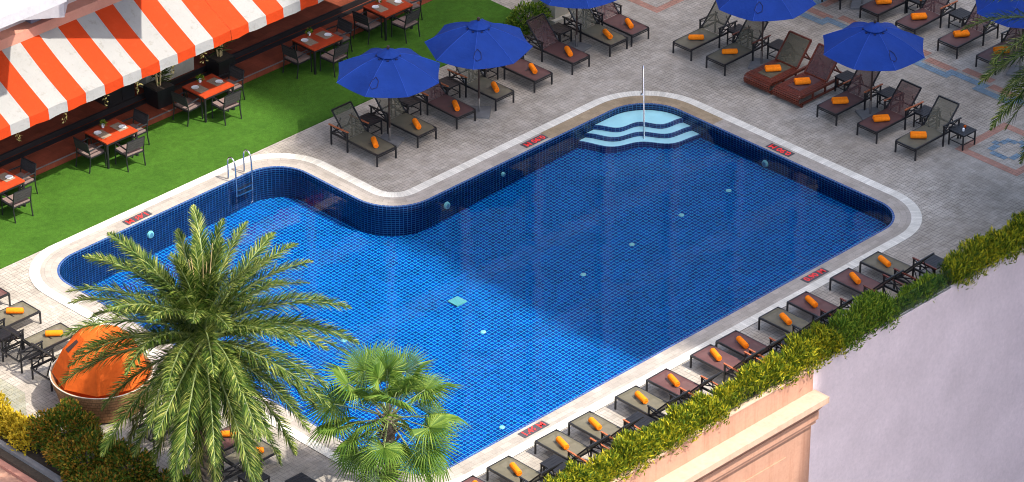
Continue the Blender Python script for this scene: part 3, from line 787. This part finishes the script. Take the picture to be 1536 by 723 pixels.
def leaf_mesh(name, pts, dirs, length, width, mats, parent=None, curl=.25):
    """many small pointed leaves; every leaf a bent 2-quad strip with its own direction"""
    n = len(pts); pts = np.asarray(pts, float); d = np.asarray(dirs, float)
    d /= np.linalg.norm(d, axis=1)[:, None] + 1e-9
    rnd = RNG.normal(size=(n, 3)); s_ = np.cross(d, rnd); s_ /= np.linalg.norm(s_, axis=1)[:, None] + 1e-9
    nn = np.cross(s_, d)
    L = (np.asarray(length)*np.ones(n)*RNG.uniform(.65, 1.25, n))[:, None]; Wd = (np.asarray(width)*np.ones(n)*RNG.uniform(.8, 1.2, n))[:, None]
    mid = pts + d*L*.5 + nn*L*curl*.18; tip = pts + d*L - nn*L*curl*.25
    V = np.stack([pts - s_*Wd*.12, pts + s_*Wd*.12, mid + s_*Wd*.5, mid - s_*Wd*.5, tip], 1).reshape(-1, 3)
    b = np.arange(n)*5
    me = bpy.data.meshes.new(name)
    nl = n*7
    me.vertices.add(n*5); me.vertices.foreach_set('co', V.ravel())
    idx = np.stack([b, b+1, b+2, b+3, b+3, b+2, b+4], 1).ravel()
    me.loops.add(nl); me.loops.foreach_set('vertex_index', idx.astype(np.int32))
    me.polygons.add(n*2)
    st_ = np.stack([np.arange(n)*7, np.arange(n)*7+4], 1).ravel(); me.polygons.foreach_set('loop_start', st_.astype(np.int32))
    me.update(calc_edges=True); me.validate()
    me.materials.append(mats)
    o = bpy.data.objects.new(name, me); COL.objects.link(o)
    if parent is not None: o.parent = parent
    return o
def ball_dirs(n, up=.4):
    d = RNG.normal(size=(n, 3)); d[:, 2] += up; return d/np.linalg.norm(d, axis=1)[:, None]
def make_table_plant():
    t = thing('table_plant', '', 'potted plant')
    MB().lathe([(.0,.001),(.035,.0),(.05,.09),(.044,.09),(.04,.07),(.0,.07)], 16).build('pot', M['china'], t, smooth=True)
    d = ball_dirs(90, .7); leaf_mesh('foliage', np.array([0,0,.10]) + d*RNG.uniform(.02, .085, (90,1)), d, .07, .03, M['hedge_g'], t)
    return Proto(t)
DT, DC = make_dining_table(), make_chair(); PMAT, PLATE = make_setting(); TP = make_table_plant()
TN = ['leftmost', 'second from left', 'third from left', 'second from right', 'rightmost']
for i, (x, y) in enumerate([(-8.02, 7.93), (-4.30, 7.95), (-.90, 8.06), (2.95, 8.02), (5.65, 8.12)]):
    w = TN[i]; lit = 'sunlit' if i < 3 else 'shaded'
    DT.place((x, y, .016), 0, 'red topped dining table half in sun, %s of the five by the terrace' % w if i < 3 else 'red topped dining table in full shade by the terrace, %s of the five' % w, 'red dining tables beside the terrace')
    for (cx, cy, a, side) in ((-.72, .0, -90, 'left side of'), (.05, -.62, 0, 'poolside of'), (.78, .08, 90, 'right side of')):
        DC.place((x+cx+jit(.03), y+cy+jit(.03), .016), R(a+jit(4)), 'black framed armchair on the %s the %s dining table' % (side, w), 'black armchairs round the dining tables')
    for sx, sd_ in ((-1, 'left'), (1, 'right')):
        PMAT.place((x+sx*.28, y+.02, .7665), R(90+jit(2)), 'brown woven placemat on the %s side of the %s dining table' % (sd_, w), 'woven placemats on the dining tables')
        PLATE.place((x+sx*.33, y+.04+.1*sx*-1, .773), 0, 'small white plate on the %s side of the %s dining table' % (sd_, w), 'white plates on the dining tables')
    if i != 0: TP.place((x-.02, y+.30, .767), R(40*i), 'tiny green plant in white pot on the %s dining table' % w, 'small potted plants on the dining tables')

# ------------------------------------------------------------------ awnings
def awning(name, x0, x1, first, label):
    t = thing(name, label, 'awning', (x0, 6.65, 0), 0, 'striped awnings over the terrace'); sw = .60
    yf, zt, yb, zb = 0.0, 3.03, 1.78, 4.05
    c = MB(); v = MB(); k = 0; x = 0.0; n = x1-x0
    while x < n-1e-6:
        x2 = min(x+sw, n); mi = (k+first) % 2; ns = 3; ny = 8
        def P(xx, f):
            sag = .035*math.sin(PI*f)*(1+.4*math.sin(xx*2.1)) + .012*math.sin(xx*5.3+f*3)*(1-f)
            return (xx, yf+(yb-yf)*f, zt+(zb-zt)*f-sag)
        for i in range(ns):
            a = x+(x2-x)*i/ns; b = x+(x2-x)*(i+1)/ns
            for j in range(ny): c.face([P(a,j/ny), P(b,j/ny), P(b,(j+1)/ny), P(a,(j+1)/ny)], mi)
            wv = lambda q, h: (q, -.012*math.sin(q*7.0)*(1-h)-.02*(1-h), zt-.28*(1-h)+.012*math.sin(q*5.3)*h*0 + (P(q,0)[2]-zt)*h - .012*math.sin(q*9)*(1-h))
            for h in range(4): v.face([wv(a,h/4), wv(b,h/4), wv(b,(h+1)/4), wv(a,(h+1)/4)], mi)
        x = x2; k += 1
    c.build('canopy', [M['aw_orange'], M['aw_white']], t, smooth=True, weld=True)
    v.build('valance', [M['aw_orange'], M['aw_white']], t, smooth=True, weld=True)
    f = MB(); f.tube([(.02,.03,zt-.04),(n-.02,.03,zt-.04)], .022, 8)
    for q in np.linspace(.05, n-.05, max(2, int(n/2.4)+1)): f.tube([(q,.03,zt-.04),(q,yb-.02,zb-.10)], .018, 6)
    f.build('frame', M['steel'], t)
    return t
awning('awning', -1.25-.6*15, -1.25, 0, 'orange and white striped awning covering the left terrace, partly shaded by unseen slabs')
awning('awning', -1.235, -1.235+.6*12, 0, 'orange and white striped awning continuing right towards the top edge')
def vine(x, lab):
    t = []
    for k in range(26): t.append((RNG.normal(0,.035), RNG.normal(0,.03), -.42*k/26*RNG.uniform(.7,1)))
    o = leaf_mesh('hanging_vine', t, ball_dirs(26, -1.0), .08, .03, M['vine']); o.location = (x, 6.69, 2.79); tag(o, lab, 'hanging vine', 'dry vines under the awning hem')
for i, x in enumerate((-8.2, -6.7, -5.4, -4.35, -3.2, -2.15)):
    vine(x, 'thin dry vine hanging below the awning hem, %s from the left' % ORD[i])

# ------------------------------------------------------------------ hotel building behind the terrace
def hotel():
    t = thing('hotel_building', 'pale pink hotel block with pink ledge above the striped awnings', 'building', (0, 8.43, 0))
    w = MB(); w.box(-34, 36, .34, 2.4, 3.3, 25.0); w.box(-34, 36, .0, .34, 3.3, 4.02)
    w.build('wall', M['facade'], t)
    MB().box(-11, 36, .30, .335, 5.0, 24.6).build('glazing', M['window'], t)
    ld = MB(); ld.box(-34, 36, -.04, .36, 4.022, 4.30); ld.build('ledge', M['ledge_pink'], t)
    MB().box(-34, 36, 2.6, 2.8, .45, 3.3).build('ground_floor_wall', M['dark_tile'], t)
    p = MB()
    for k in range(23): p.box(-33+3*k-.16, -33+3*k+.16, .12, .338, 4.31, 24.5)
    p.build('pilaster', M['pier'], t)
    for fl in range(6):
        MB().box(-11, 36, .22, .298, 6.2+3.1*fl, 6.75+3.1*fl).build('spandrel', M['grey_stone'], t)
    # white corner bay turned 45 degrees
    b = MB(); b.prism([(-5.71,-.68),(-3.6,1.4),(-8.6,6.0),(-9.6,2.2),(-8.9,1.62)], 4.62, 14.0); b.build('bay', M['bay'], t)
    for nm, poly in (('shade_slab', [(-3.0,-2.95),(-1.2,.33),(-5.6,.33),(-5.45,-1.72)]), ('shade_slab', [(-7.32,-2.9),(-6.2,-1.1),(-6.6,-.2),(-9.2,1.5),(-10.8,-.4),(-10.8,-2.9)])):  # unseen overhead slabs, added and shaped to cast the awning shadows
        bm_ = MB(); bm_.prism(poly, 6.42, 6.70); bm_.build(nm, M['bay'], t)
hotel()
t = thing('pillar', 'cream plastered pillar with switch plate under the awning', 'pillar', (-.85, 9.72, .30))
MB().box(-.80, .86, -.02, .42, 0, 3.0).build('shaft', M['cream_wall'], t)
MB().box(-.06, .06, -.035, -.021, .95, 1.15).build('switch_plate', M['grey_stone'], t)
t = thing('service_cabinet', 'black service cabinet left of the cream pillar under the awning', 'cabinet', (-2.55, 9.95, .30))
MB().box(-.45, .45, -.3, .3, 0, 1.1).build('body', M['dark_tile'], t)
for sx in (-.22, .22):
    d = MB().box(sx-.205, sx+.205, -.325, -.302, .06, 1.04).build('door', M['black'], t)
    MB().box(sx*.35-.012, sx*.35+.012, -.345, -.326, .45, .65).build('handle', M['steel'], d)
def pot_palm(loc, lab, seed):
    t = thing('potted_dracaena', lab, 'potted plant', loc, 0, 'potted plants under the awning')
    MB().hexa([(-.24,-.24,0),(.24,-.24,0),(.24,.24,0),(-.24,.24,0),(-.30,-.30,.55),(.30,-.30,.55),(.30,.30,.55),(-.30,.30,.55)]).build('planter', M['black'], t)
    MB().box(-.26,.26,-.26,.26,.52,.56).build('soil', M['soil'], t)
    P, D = [], []
    stems = MB()
    for k in range(4):
        a = 2*PI*k/4+seed; top = Vector((.18*math.cos(a), .18*math.sin(a), 1.0+.28*k))
        stems.tube([(.05*math.cos(a), .05*math.sin(a), .55), top*.6+Vector((0,0,.25)), top], .022, 6)
        for j in range(60):
            P.append(tuple(top - Vector((0,0,.45*random.random()))))
            D.append((math.cos(j*2.4), math.sin(j*2.4), random.uniform(-.1, 1.0)))
    stems.build('stem', M['dry'], t)
    leaf_mesh('foliage', P, D, .36, .04, M['dracaena'], t, curl=.6)
pot_palm((-1.72, 9.1, .15), 'tall leafy plant in black square planter left of the cream pillar', .3)
pot_palm((.50, 9.2, .15), 'tall leafy plant in black square planter right of the cream pillar', 1.2)
o = MB().box(-.3,.3,-.1,.1,0,.1)

# cream planter and low bush at the end of the lawn
t = thing('cream_planter', 'cream square planter box with plinth behind the top centre umbrella', 'planter', (9.62, 5.62, 0))
MB().box(-.55,.55,-.55,.55,0,.12).build('plinth', M['cream_wall'], t)
p = MB().hexa([(-.42,-.42,.12),(.42,-.42,.12),(.42,.42,.12),(-.42,.42,.12),(-.48,-.48,.72),(.48,-.48,.72),(.48,.48,.72),(-.48,.48,.72)]).build('box', M['cream_wall'], t)
MB().box(-.4,.4,-.4,.4,.70,.725).build('soil', M['soil'], t)
d = ball_dirs(500, .5); leaf_mesh('foliage', np.array([0,0,.85])+d*RNG.uniform(.1,.42,(500,1)), d, .13, .04, M['hedge'], t)
def bush(loc, size, n, mat, lab, cat='bush', group=None, ll=.11, lw=.045):
    t = thing('bush', lab, cat, loc, 0, group)
    P, D = [], []
    for k in range(n):
        d = RNG.normal(size=3); d /= np.linalg.norm(d); r = RNG.uniform(.35, 1.0)**.5
        lump = 1 + .16*math.sin(5*d[0]+loc[0]) + .14*math.sin(6*d[1]+2*d[2]+loc[1])
        P.append((d[0]*size[0]*r*lump, d[1]*size[1]*r*lump, size[2]*(.5+.5*d[2]*r*lump))); D.append(d+np.array([0,0,.35])+RNG.normal(size=3)*.5)
    leaf_mesh('foliage', P, D, ll, lw, mat, t)
    b = MB()
    for k in range(9):
        a = k*2.4; e = (size[0]*.6*math.cos(a), size[1]*.6*math.sin(a), size[2]*.8)
        b.tube([(0,0,0), (e[0]*.4, e[1]*.4, size[2]*.4), e], [.025,.018,.008], 5)
    b.build('branches', M['bark'], t)
    return t
bush((8.35, 5.45, 0), (.75, .42, .72), 1600, M['hedge_g'], 'low leafy bush at the end of the lawn by the cream planter')

# ------------------------------------------------------------------ right side: planter wall, hedge, glass, building faces
YW = -11.9
t = thing('salmon_wall', 'weathered salmon parapet wall with moulded cornice below the hedge', 'wall', (.40, YW, 0))
w = MB(); w.box(-17, 0, 0, .10, -3.2, .30); w.box(-17, 0, .0, .10, -34, -3.2)
w.build('wall', M['salmon'], t)
MB().box(-17, .0, -.02, .12, .301, .33).build('coping', M['salmon_lt'], t)
cn = MB()
cn.box(-17, .06, -.47, -.003, -.46, -.30); 
cn.build('cornice', M['salmon_lt'], t)
c2 = MB()
c2.hexa([(-17,-.18,-.80),(.03,-.18,-.80),(.03,-.003,-.80),(-17,-.003,-.80),(-17,-.42,-.463),(.05,-.42,-.463),(.05,-.003,-.463),(-17,-.003,-.463)])
c2.box(-17, .02, -.20, -.003, -1.02, -.803)
c2.box(-17, .01, -.13, -.003, -1.16, -1.023)
c2.build('moulding', M['salmon'], t)
MB().box(-16.5, -.9, -.045, -.003, -3.4, -1.75).build('panel', M['salmon'], t)
MB().box(.42, 40, YW+.02, YW+.14, -34, .30).build('lilac_wall', M['lav']); tag(bpy.data.objects['lilac_wall'], 'large pale lilac rendered wall below the hedge at lower right', 'wall')
MB().box(-17, 40, -11.79, -11.43, -.2, .20).build('planter_bed', M['soil'], kind='structure')
MB().box(-14.0, 40, -11.46, -11.42, -.2, .28).build('planter_kerb', M['grey_stone'], kind='structure')
def hedge_run(name, x0, x1, y0, y1, z0, hfun, dens, mat, label, axis='x', group=None, ll=.14, lw=.030, mat2=None):
    t = thing(name, label, 'hedge', ((x0+x1)/2 if axis == 'x' else x0, y0, 0), 0, group)
    n = int((x1-x0)*dens); P, D = [], []
    base = np.array(t.location)
    for k in range(n):
        u = RNG.uniform(x0, x1); h = hfun(u)*(1+.16*math.sin(u*3.1)+.12*math.sin(u*7.7+1)+.10*math.sin(u*17))
        v = RNG.uniform(-1, 1); zz = RNG.uniform(0, 1)**.65
        wob = 1+.22*math.sin(u*4.3+.5)+.14*math.sin(u*11)
        half = (y1-y0)/2*wob*(1.12-.55*zz**3)
        side = v if abs(v) < .8 else v*1.12
        if axis == 'x': p = (u, (y0+y1)/2+side*half, z0+zz*h)
        else: p = ((y0+y1)/2+side*half, u, z0+zz*h)
        P.append(np.array(p)-base)
        d = RNG.normal(size=3)*.42 + np.array([0, v*.5, 1.0]) if axis == 'x' else RNG.normal(size=3)*.55 + np.array([v*.6, 0, .95])
        D.append(d)
    leaf_mesh('foliage', P, D, ll, lw, mat, t, curl=.5)
    b = MB(); q = x0+.1
    while q < x1:
        c = np.array((q, (y0+y1)/2, z0)) if axis == 'x' else np.array(((y0+y1)/2, q, z0)); c = c-base
        for k in range(4):
            b.tube([tuple(c), tuple(c+np.array([jit(.15), jit(.15), hfun(q)*.8]))], [.012,.005], 4)
        q += .3
    b.build('branches', M['bark'], t)
    return t
hedge_run('hedge', -11.5, -2.75, -11.94, -11.38, .20, lambda u: .66, 3400, M['hedge'], 'yellow green hedge on the parapet, leftmost stretch beside the fan palm')
hedge_run('hedge', -2.75, -.9, -11.80, -11.40, .20, lambda u: .66, 2100, M['hedge'], 'low hedge stretch behind the glass panel above the salmon wall')
hedge_run('hedge', -.9, 1.4, -11.96, -11.37, .20, lambda u: .76, 3600, M['hedge'], 'bushy yellow hedge stretch spilling over the corner of the salmon wall')
hedge_run('hedge', 1.4, 3.3, -11.96, -11.37, .20, lambda u: .82, 2700, M['hedge_g'], 'green feathery hedge stretch above the left end of the lilac wall')
hedge_run('hedge', 3.3, 5.45, -11.76, -11.44, .18, lambda u: .44, 2200, M['hedge_g'], 'short green plants enclosed by the glass corner above the lilac wall')
hedge_run('hedge', 5.6, 16, -11.98, -11.42, .20, lambda u: .72, 2900, M['hedge'], 'long yellow green hedge stretch right of the glass corner')
def glass_run(pts, z0, h, label, posts=True):
    t = thing('glass_balustrade', label, 'glass panel', (*pts[0], z0), 0, 'glass balustrade panels'); o = Vector((*pts[0], 0))
    for a, b in zip(pts[:-1], pts[1:]):
        a = Vector((*a, 0))-o; b = Vector((*b, 0))-o
        g_ = MB().bar(a+Vector((0,0,h/2)), b+Vector((0,0,h/2)), .014, h); g_.build('pane', M['glass'], t)
        MB().bar(a+Vector((0,0,-.004)), b+Vector((0,0,-.004)), .03, .03).build('bottom_channel', M['grey_stone'], t)
glass_run([(-2.85,-11.83),(-.75,-11.83)], .31, .52, 'clear glass panel in front of plants above the salmon wall')
glass_run([(2.9,-11.83),(5.5,-11.83),(5.5,-11.40)], .31, .55, 'clear glass corner enclosing short plants above the lilac wall')
glass_run([(5.52,-11.36),(16,-11.36)], .02, .75, 'long clear glass screen between deck and right hedge')

# ------------------------------------------------------------------ left end: shrubs, glass, salmon ledge
mb = MB(); mb.box(-17.5, -15.05, -12.4, 5.0, -34, -.20); 
o = mb.build('salmon_ledge', M['salmon']); tag(o, 'salmon coloured lower ledge at the bottom left corner', 'ledge')
o2 = MB().box(-15.2, -15.04, -12.4, 5.0, -.198, -.12).build('lip', M['ledge_pink'], o)
MB().box(-15.04, -13.95, -12.4, 5.2, -.4, -.03).build('planter_bed', M['soil'], kind='structure')
MB().box(-14.84, -14.70, -12.4, 5.2, -.03, .06).build('planter_kerb', M['grey_stone'], kind='structure')
glass_run([(-13.93,4.9),(-13.93,-.55)], .02, .95, 'clear glass screen beside the yellow hedge at the left edge')
hedge_run('hedge', -1.5, 3.5, -14.62, -14.05, -.03, lambda u: .62, 1900, M['yellow'], 'bright yellow hedge at the lower left photo edge', axis='y', ll=.11, lw=.05)
BS = [((-14.15,-1.55,-.03), (.72,.75,1.25), 'tall bronze tipped shrub, topmost of the lower left clump'), ((-14.35,-2.6,-.03), (.78,.8,1.05), 'dark bronze shrub in the middle of the lower left clump'),
      ((-13.95,-3.55,-.03), (.62,.75,.92), 'bronze and yellow shrub right of the lower left clump'), ((-13.65,-4.75,-.03), (.5,.62,.62), 'low bronze shrub at the right end of the lower left clump'), ((-14.8,-3.7,-.03), (.6,.7,.75), 'dark low shrub at the bottom photo edge')]
for loc, sz, lab in BS: bush((loc[0]+.22, loc[1]-.38, loc[2]), tuple(q*.92 for q in sz), int(8500*sz[0]*sz[2]), M['mixed'], lab, 'shrub', 'bronze shrubs in the lower left corner', .09, .045)
hedge_run('hedge', -11.2, -5.6, -14.4, -13.9, -.03, lambda u: .5, 900, M['mixed'], 'low shrub row below the date palm, cut by the bottom edge', axis='y', ll=.1, lw=.045)

# daybed: wicker bowl, cushions, folding orange hood
def daybed():
    t = thing('daybed', 'round wicker daybed with orange folding hood under the date palm', 'daybed', (-11.98, -.92, 0), R(-45))
    MB().lathe([(.0,.02),(.92,.02),(.98,.05),(1.08,.45),(1.20,.80),(1.19,.84),(1.14,.84),(1.10,.80),(1.05,.55),(.0,.5)], 48).build('base', M['wicker'], t, smooth=True)
    MB().lathe([(.0,.66),(.9,.66),(1.02,.62),(1.06,.54)], 40).build('cushion', M['orange_cloth'], t, smooth=True)
    MB().lathe([(1.195,.842),(1.205,.85),(1.20,.862),(1.18,.86),(1.17,.845)], 48).build('piping', M['cream_wall'], t, smooth=True)
    # hood: a tent of flat gores standing on the rim, open towards the pool
    prof = [(1.13,.87),(1.00,1.18),(.84,1.50),(.46,1.90),(.08,2.06)]; ng = 6
    def P(i, j):
        th = R(225+45 + (-128 + 256*i/ng)); r, z = prof[j]
        return (r*math.cos(th), r*math.sin(th), z)
    h = MB()
    for i in range(ng):
        for j in range(len(prof)-1): h.face([P(i,j), P(i+1,j), P(i+1,j+1), P(i,j+1)])
    h.face([P(i, 4) for i in range(ng+1)])
    h.build('hood', M['orange_cloth'], t, weld=True)
    for i in range(ng+1): MB().tube([P(i, j) for j in range(len(prof))], .013, 6).build('hoop', M['orange_cloth'], t)
    hw = MB(); q0, q1 = Vector(P(1,2)), Vector(P(1,3)); q2 = Vector(P(2,2)); q3 = Vector(P(2,3)); nv = (q1-q0).cross(q2-q0).normalized()*-.012
    w_ = lambda u, v: q0.lerp(q2, u).lerp(q1.lerp(q3, u), v)+nv
    hw.face([w_(.15,.08), w_(.45,.08), w_(.6,.75), w_(.3,.75)]); hw.build('dark_opening_panel', M['pole'], t)  # dark panel laid on the hood in place of a shaded opening
    for k in range(3):
        a = R(60+30*k)
        MB().lathe([(.0,.0),(.16,.02),(.22,.09),(.16,.16),(.0,.18)], 16, (.55*math.cos(a), .55*math.sin(a)*.6, .66), sx=1.2).build('pillow', M['orange_cloth'], t, smooth=True)
daybed()

# ------------------------------------------------------------------ palms
def frond_mesh(e0, droop, L=3.1, seed=0):
    rs = np.random.RandomState(seed); mb_v, mb_f = [], []
    N = 26; pts = [Vector((0,0,0))]; tang = []
    yaw = 0.0; ybend = rs.uniform(-.25, .25)
    for i in range(N):
        s_ = (i+.5)/N; e = R(e0 - droop*(s_**1.35)); yaw = ybend*s_
        d = Vector((math.cos(e)*math.cos(yaw), math.cos(e)*math.sin(yaw), math.sin(e))); tang.append(d); pts.append(pts[-1]+d*(L/N))
    def at(s_):
        q = s_*N; i = min(int(q), N-1); return pts[i].lerp(pts[i+1], q-i), tang[i]
    mb = MB()
    mb.tube([pts[i] for i in range(0, N+1, 2)], [.032*(1-.85*i/N)+.004 for i in range(0, N+1, 2)], 5, mi=1)
    n = 165
    for k in range(n):
        s_ = .13 + .87*k/(n-1); p, d = at(s_)
        side = d.cross(Vector((0,0,1)))
        side = Vector((-math.sin(yaw), math.cos(yaw), 0)) if side.length < .2 else side.normalized()
        up = side.cross(d).normalized()
        ll = .38*(math.sin(PI*min(1, .18+.82*s_))**.55)*(.45+.55*min(1, s_*4)) + .08
        if s_ > .9: ll *= 1-.5*(s_-.9)/.1
        for sg in (-1, 1):
            plane = rs.uniform(.05, .75)
            v = (d*(.80+.5*s_+rs.uniform(-.2,.2)) + side*sg*rs.uniform(.45,1.0) + up*rs.uniform(-.35,.95)).normalized()
            l = ll*rs.uniform(.82, 1.12); w = .021
            a = p; m_ = p + v*l*.5; e = p + v*l + Vector((0,0,-.14*l))
            wd = v.cross(up).normalized()*w/2 + up*w*.12*rs.uniform(-1,1)
            b = len(mb.v); mb.v += [tuple(a-wd*.5), tuple(a+wd*.5), tuple(m_+wd), tuple(m_-wd), tuple(e)]
            mb.f += [(b,b+1,b+2,b+3), (b+3,b+2,b+4)]; mb.m += [0,0]
    return mb
FR = []
for e0, dr in ((82,34),(70,46),(57,54),(44,58),(31,58),(17,56),(1,50),(-17,42),(-38,30),(-58,18)):
    FR.append([None, None]); 
    for q in (0, 1):
        me_o = frond_mesh(e0, dr, 3.3 if e0 < 60 else (2.85 if e0 < 75 else 2.2), seed=int(e0*7+q*13+500)).build('frond', [M['frond'], M['stem']])
        FR[-1][q] = me_o.data; bpy.data.objects.remove(me_o)
def date_palm(loc, hgt, label, n=62, scale=1.0, rot0=0.0):
    t = thing('date_palm', label, 'palm tree', loc, rot0)
    tr = MB(); nz = 16
    tr.tube([(0.03*math.sin(i*.5), .03*math.cos(i*.4), -.05+hgt*i/nz) for i in range(nz+1)], [.27-.07*min(1, i/3)+(.05 if i > nz-3 else 0) for i in range(nz+1)], 14)
    k = 0; z = .1
    while z < hgt+.1:      # old leaf bases in a spiral
        a = k*2.39996; r = .19+(.07 if z > hgt-.8 else 0)+.02*random.random()
        c, s_ = math.cos(a), math.sin(a); q = Vector((c*r, s_*r, z)); o_ = Vector((c, s_, .9)).normalized()
        tr.hexa([q+Vector((-s_,c,0))*x+Vector((0,0,y_)) for x, y_ in ((-.07,-.05),(.07,-.05),(.07,.02),(-.07,.02))] + [q+o_*.13+Vector((-s_,c,0))*x+Vector((0,0,y_)) for x, y_ in ((-.035,.0),(.035,.0),(.035,.03),(-.035,.03))])
        z += .021; k += 1
    tr.build('trunk', M['bark'], t)
    for i in range(n):
        u = i/(n-1); b = min(len(FR)-1, int(u**.92*len(FR)))
        o = bpy.data.objects.new('frond', FR[b][i % 2]); COL.objects.link(o); o.parent = t
        o.location = (0, 0, hgt-.25*u+.08); s_ = scale*random.uniform(.9, 1.08)
        o.rotation_euler = (R(random.uniform(-12,12)), R(random.uniform(-7,7)), i*2.39996+random.uniform(-.2,.2)); o.scale = (s_, s_, s_)
    st_ = MB()
    for k in range(5):
        a = k*1.3; st_.tube([(0,0,hgt-.1), (.12*math.cos(a), .12*math.sin(a), hgt+.9), (.28*math.cos(a), .28*math.sin(a), hgt+1.75+.15*k)], [.02,.014,.006], 5)
    st_.build('dead_stalk', M['dry'], t)
    return t
date_palm((-13.12, -6.04, 0), 4.5, 'large date palm with drooping feathery fronds at the lower left', 94, .98, R(20))
date_palm((11.0, -11.55, -.0), 5.0, 'date palm at the right photo edge with only frond tips visible', 70, 1.0, R(75))
def fan_leaf(seed, pet=1.15, rad=.78):
    rs = np.random.RandomState(seed); mb = MB()
    pts = [(0,0,0), (pet*.5,0,.04), (pet,0,0)]
    mb.tube(pts, [.016,.013,.010], 5, mi=1)
    n = 40; span = R(285)
    for k in range(n):
        a0 = -span/2 + span*k/n; a1 = -span/2 + span*(k+1)/n; am = (a0+a1)/2
        r = rad*(.80+.20*math.cos(am*.6))*rs.uniform(.93,1.05)
        fold = .018
        def q(a, rr, z): return (pet+rr*math.cos(a), rr*math.sin(a), z)
        cup = lambda rr: .10*(rr/rad) + .06*(abs(am)/2.4)*(rr/rad) - .20*(rr/rad)**3
        tip = q(am+rs.uniform(-.03,.03), r, cup(r)-.05-rs.uniform(0,.12))
        b = len(mb.v); rm = r*.55
        mb.v += [q(a0,.02,0), q(am,.02,.004), q(a1,.02,0), q(a0+.012,rm,cup(rm)), q(am,rm,cup(rm)+fold), q(a1-.012,rm,cup(rm)), tip]
        mb.f += [(b,b+3,b+4,b+1), (b+1,b+4,b+5,b+2), (b+3,b+6,b+4), (b+4,b+6,b+5)]; mb.m += [0]*4
    return mb
FL = []
for q in range(5):
    o = fan_leaf(q+3).build('fan_leaf', [M['fan'], M['stem']]); FL.append(o.data); bpy.data.objects.remove(o)
def fan_palm(loc, hgt, label, n=40):
    t = thing('fan_palm', label, 'palm tree', loc)
    tr = MB(); tr.tube([(0,0,-.05), (.02,0,hgt*.5), (0,0,hgt)], [.17,.13,.14], 12)
    k = 0; z = .1
    while z < hgt+.05:
        a = k*2.39996; c, s_ = math.cos(a), math.sin(a); q = Vector((c*.12, s_*.12, z)); e = q+Vector((c,s_,1.1)).normalized()*.24
        tr.bar(q, e, .05, .018, up=(c, s_, 0)); z += .022; k += 1
    tr.build('trunk', M['bark'], t)
    for i in range(n):
        u = i/(n-1); el = 84 - 138*u**.8
        o = bpy.data.objects.new('fan_leaf', FL[i % 5]); COL.objects.link(o); o.parent = t
        o.location = (0, 0, hgt-.15*u); s_ = random.uniform(.88, 1.12)*(1.0 if u > .12 else .8); o.scale = (s_, s_, s_)
        o.rotation_mode = 'XYZ'
        az = i*2.39996+jit(.25)
        # raise the petiole, then let the blade itself nod and roll a little
        mtx = Matrix.Rotation(az, 4, 'Z') @ Matrix.Rotation(-R(el+jit(8)), 4, 'Y') @ Matrix.Rotation(R(jit(40)), 4, 'X')
        o.rotation_euler = mtx.to_euler()
    return t
fan_palm((-10.23, -8.73, 0), 2.42, 'small fan palm with round pleated leaves at the bottom centre', 38)

# ------------------------------------------------------------------ the tower that shades the right half of the deck
def tower():
    t = thing('tower_block', 'tall hotel slab right of the deck, outline shaped for its shadow, outside the photo', 'building', (0, -32, -34))
    dx, dz = 3.9, 19.4+34
    prof = [(3.03,12.2),(4.4,14.6),(4.65,17.5),(4.0,23.0),(4.7,28.0),(6.1,33.5),(7.0,39.5),(7.4,41.2),(9.98,41.9),(9.98,48.2)]  # unseen outline, shaped so its shadow follows the shade edge on the deck
    prof = [(x+dx, z+dz) for x, z in prof]
    poly = [(prof[0][0], 0)] + prof + [(48, prof[-1][1]), (48, 0)]
    w = MB(); n = len(poly)
    w.face([(x, 0, z) for x, z in poly]); w.face([(x, -4, z) for x, z in poly][::-1])
    for i in range(n):
        (x0, z0), (x1, z1) = poly[i], poly[(i+1) % n]; w.face([(x0,0,z0),(x0,-4,z0),(x1,-4,z1),(x1,0,z1)])
    w.build('wall', M['lav'], t)
    for f in range(1, 27):
        z = f*3.6; xs = max(x for x, zz in prof if zz <= z+2.4 or x == prof[0][0])
        b = MB(); b.box(xs+1, 47, .003, .05, z+.4, z+2.0); b.build('window_band', M['window'], t)
        b = MB(); b.box(xs+1, 47, -4.05, -4.003, z+.4, z+2.0); b.build('window_band', M['window'], t)
tower()
for o in list(bpy.data.objects):
    if o.get('label') == '' : bpy.data.objects.remove(o)
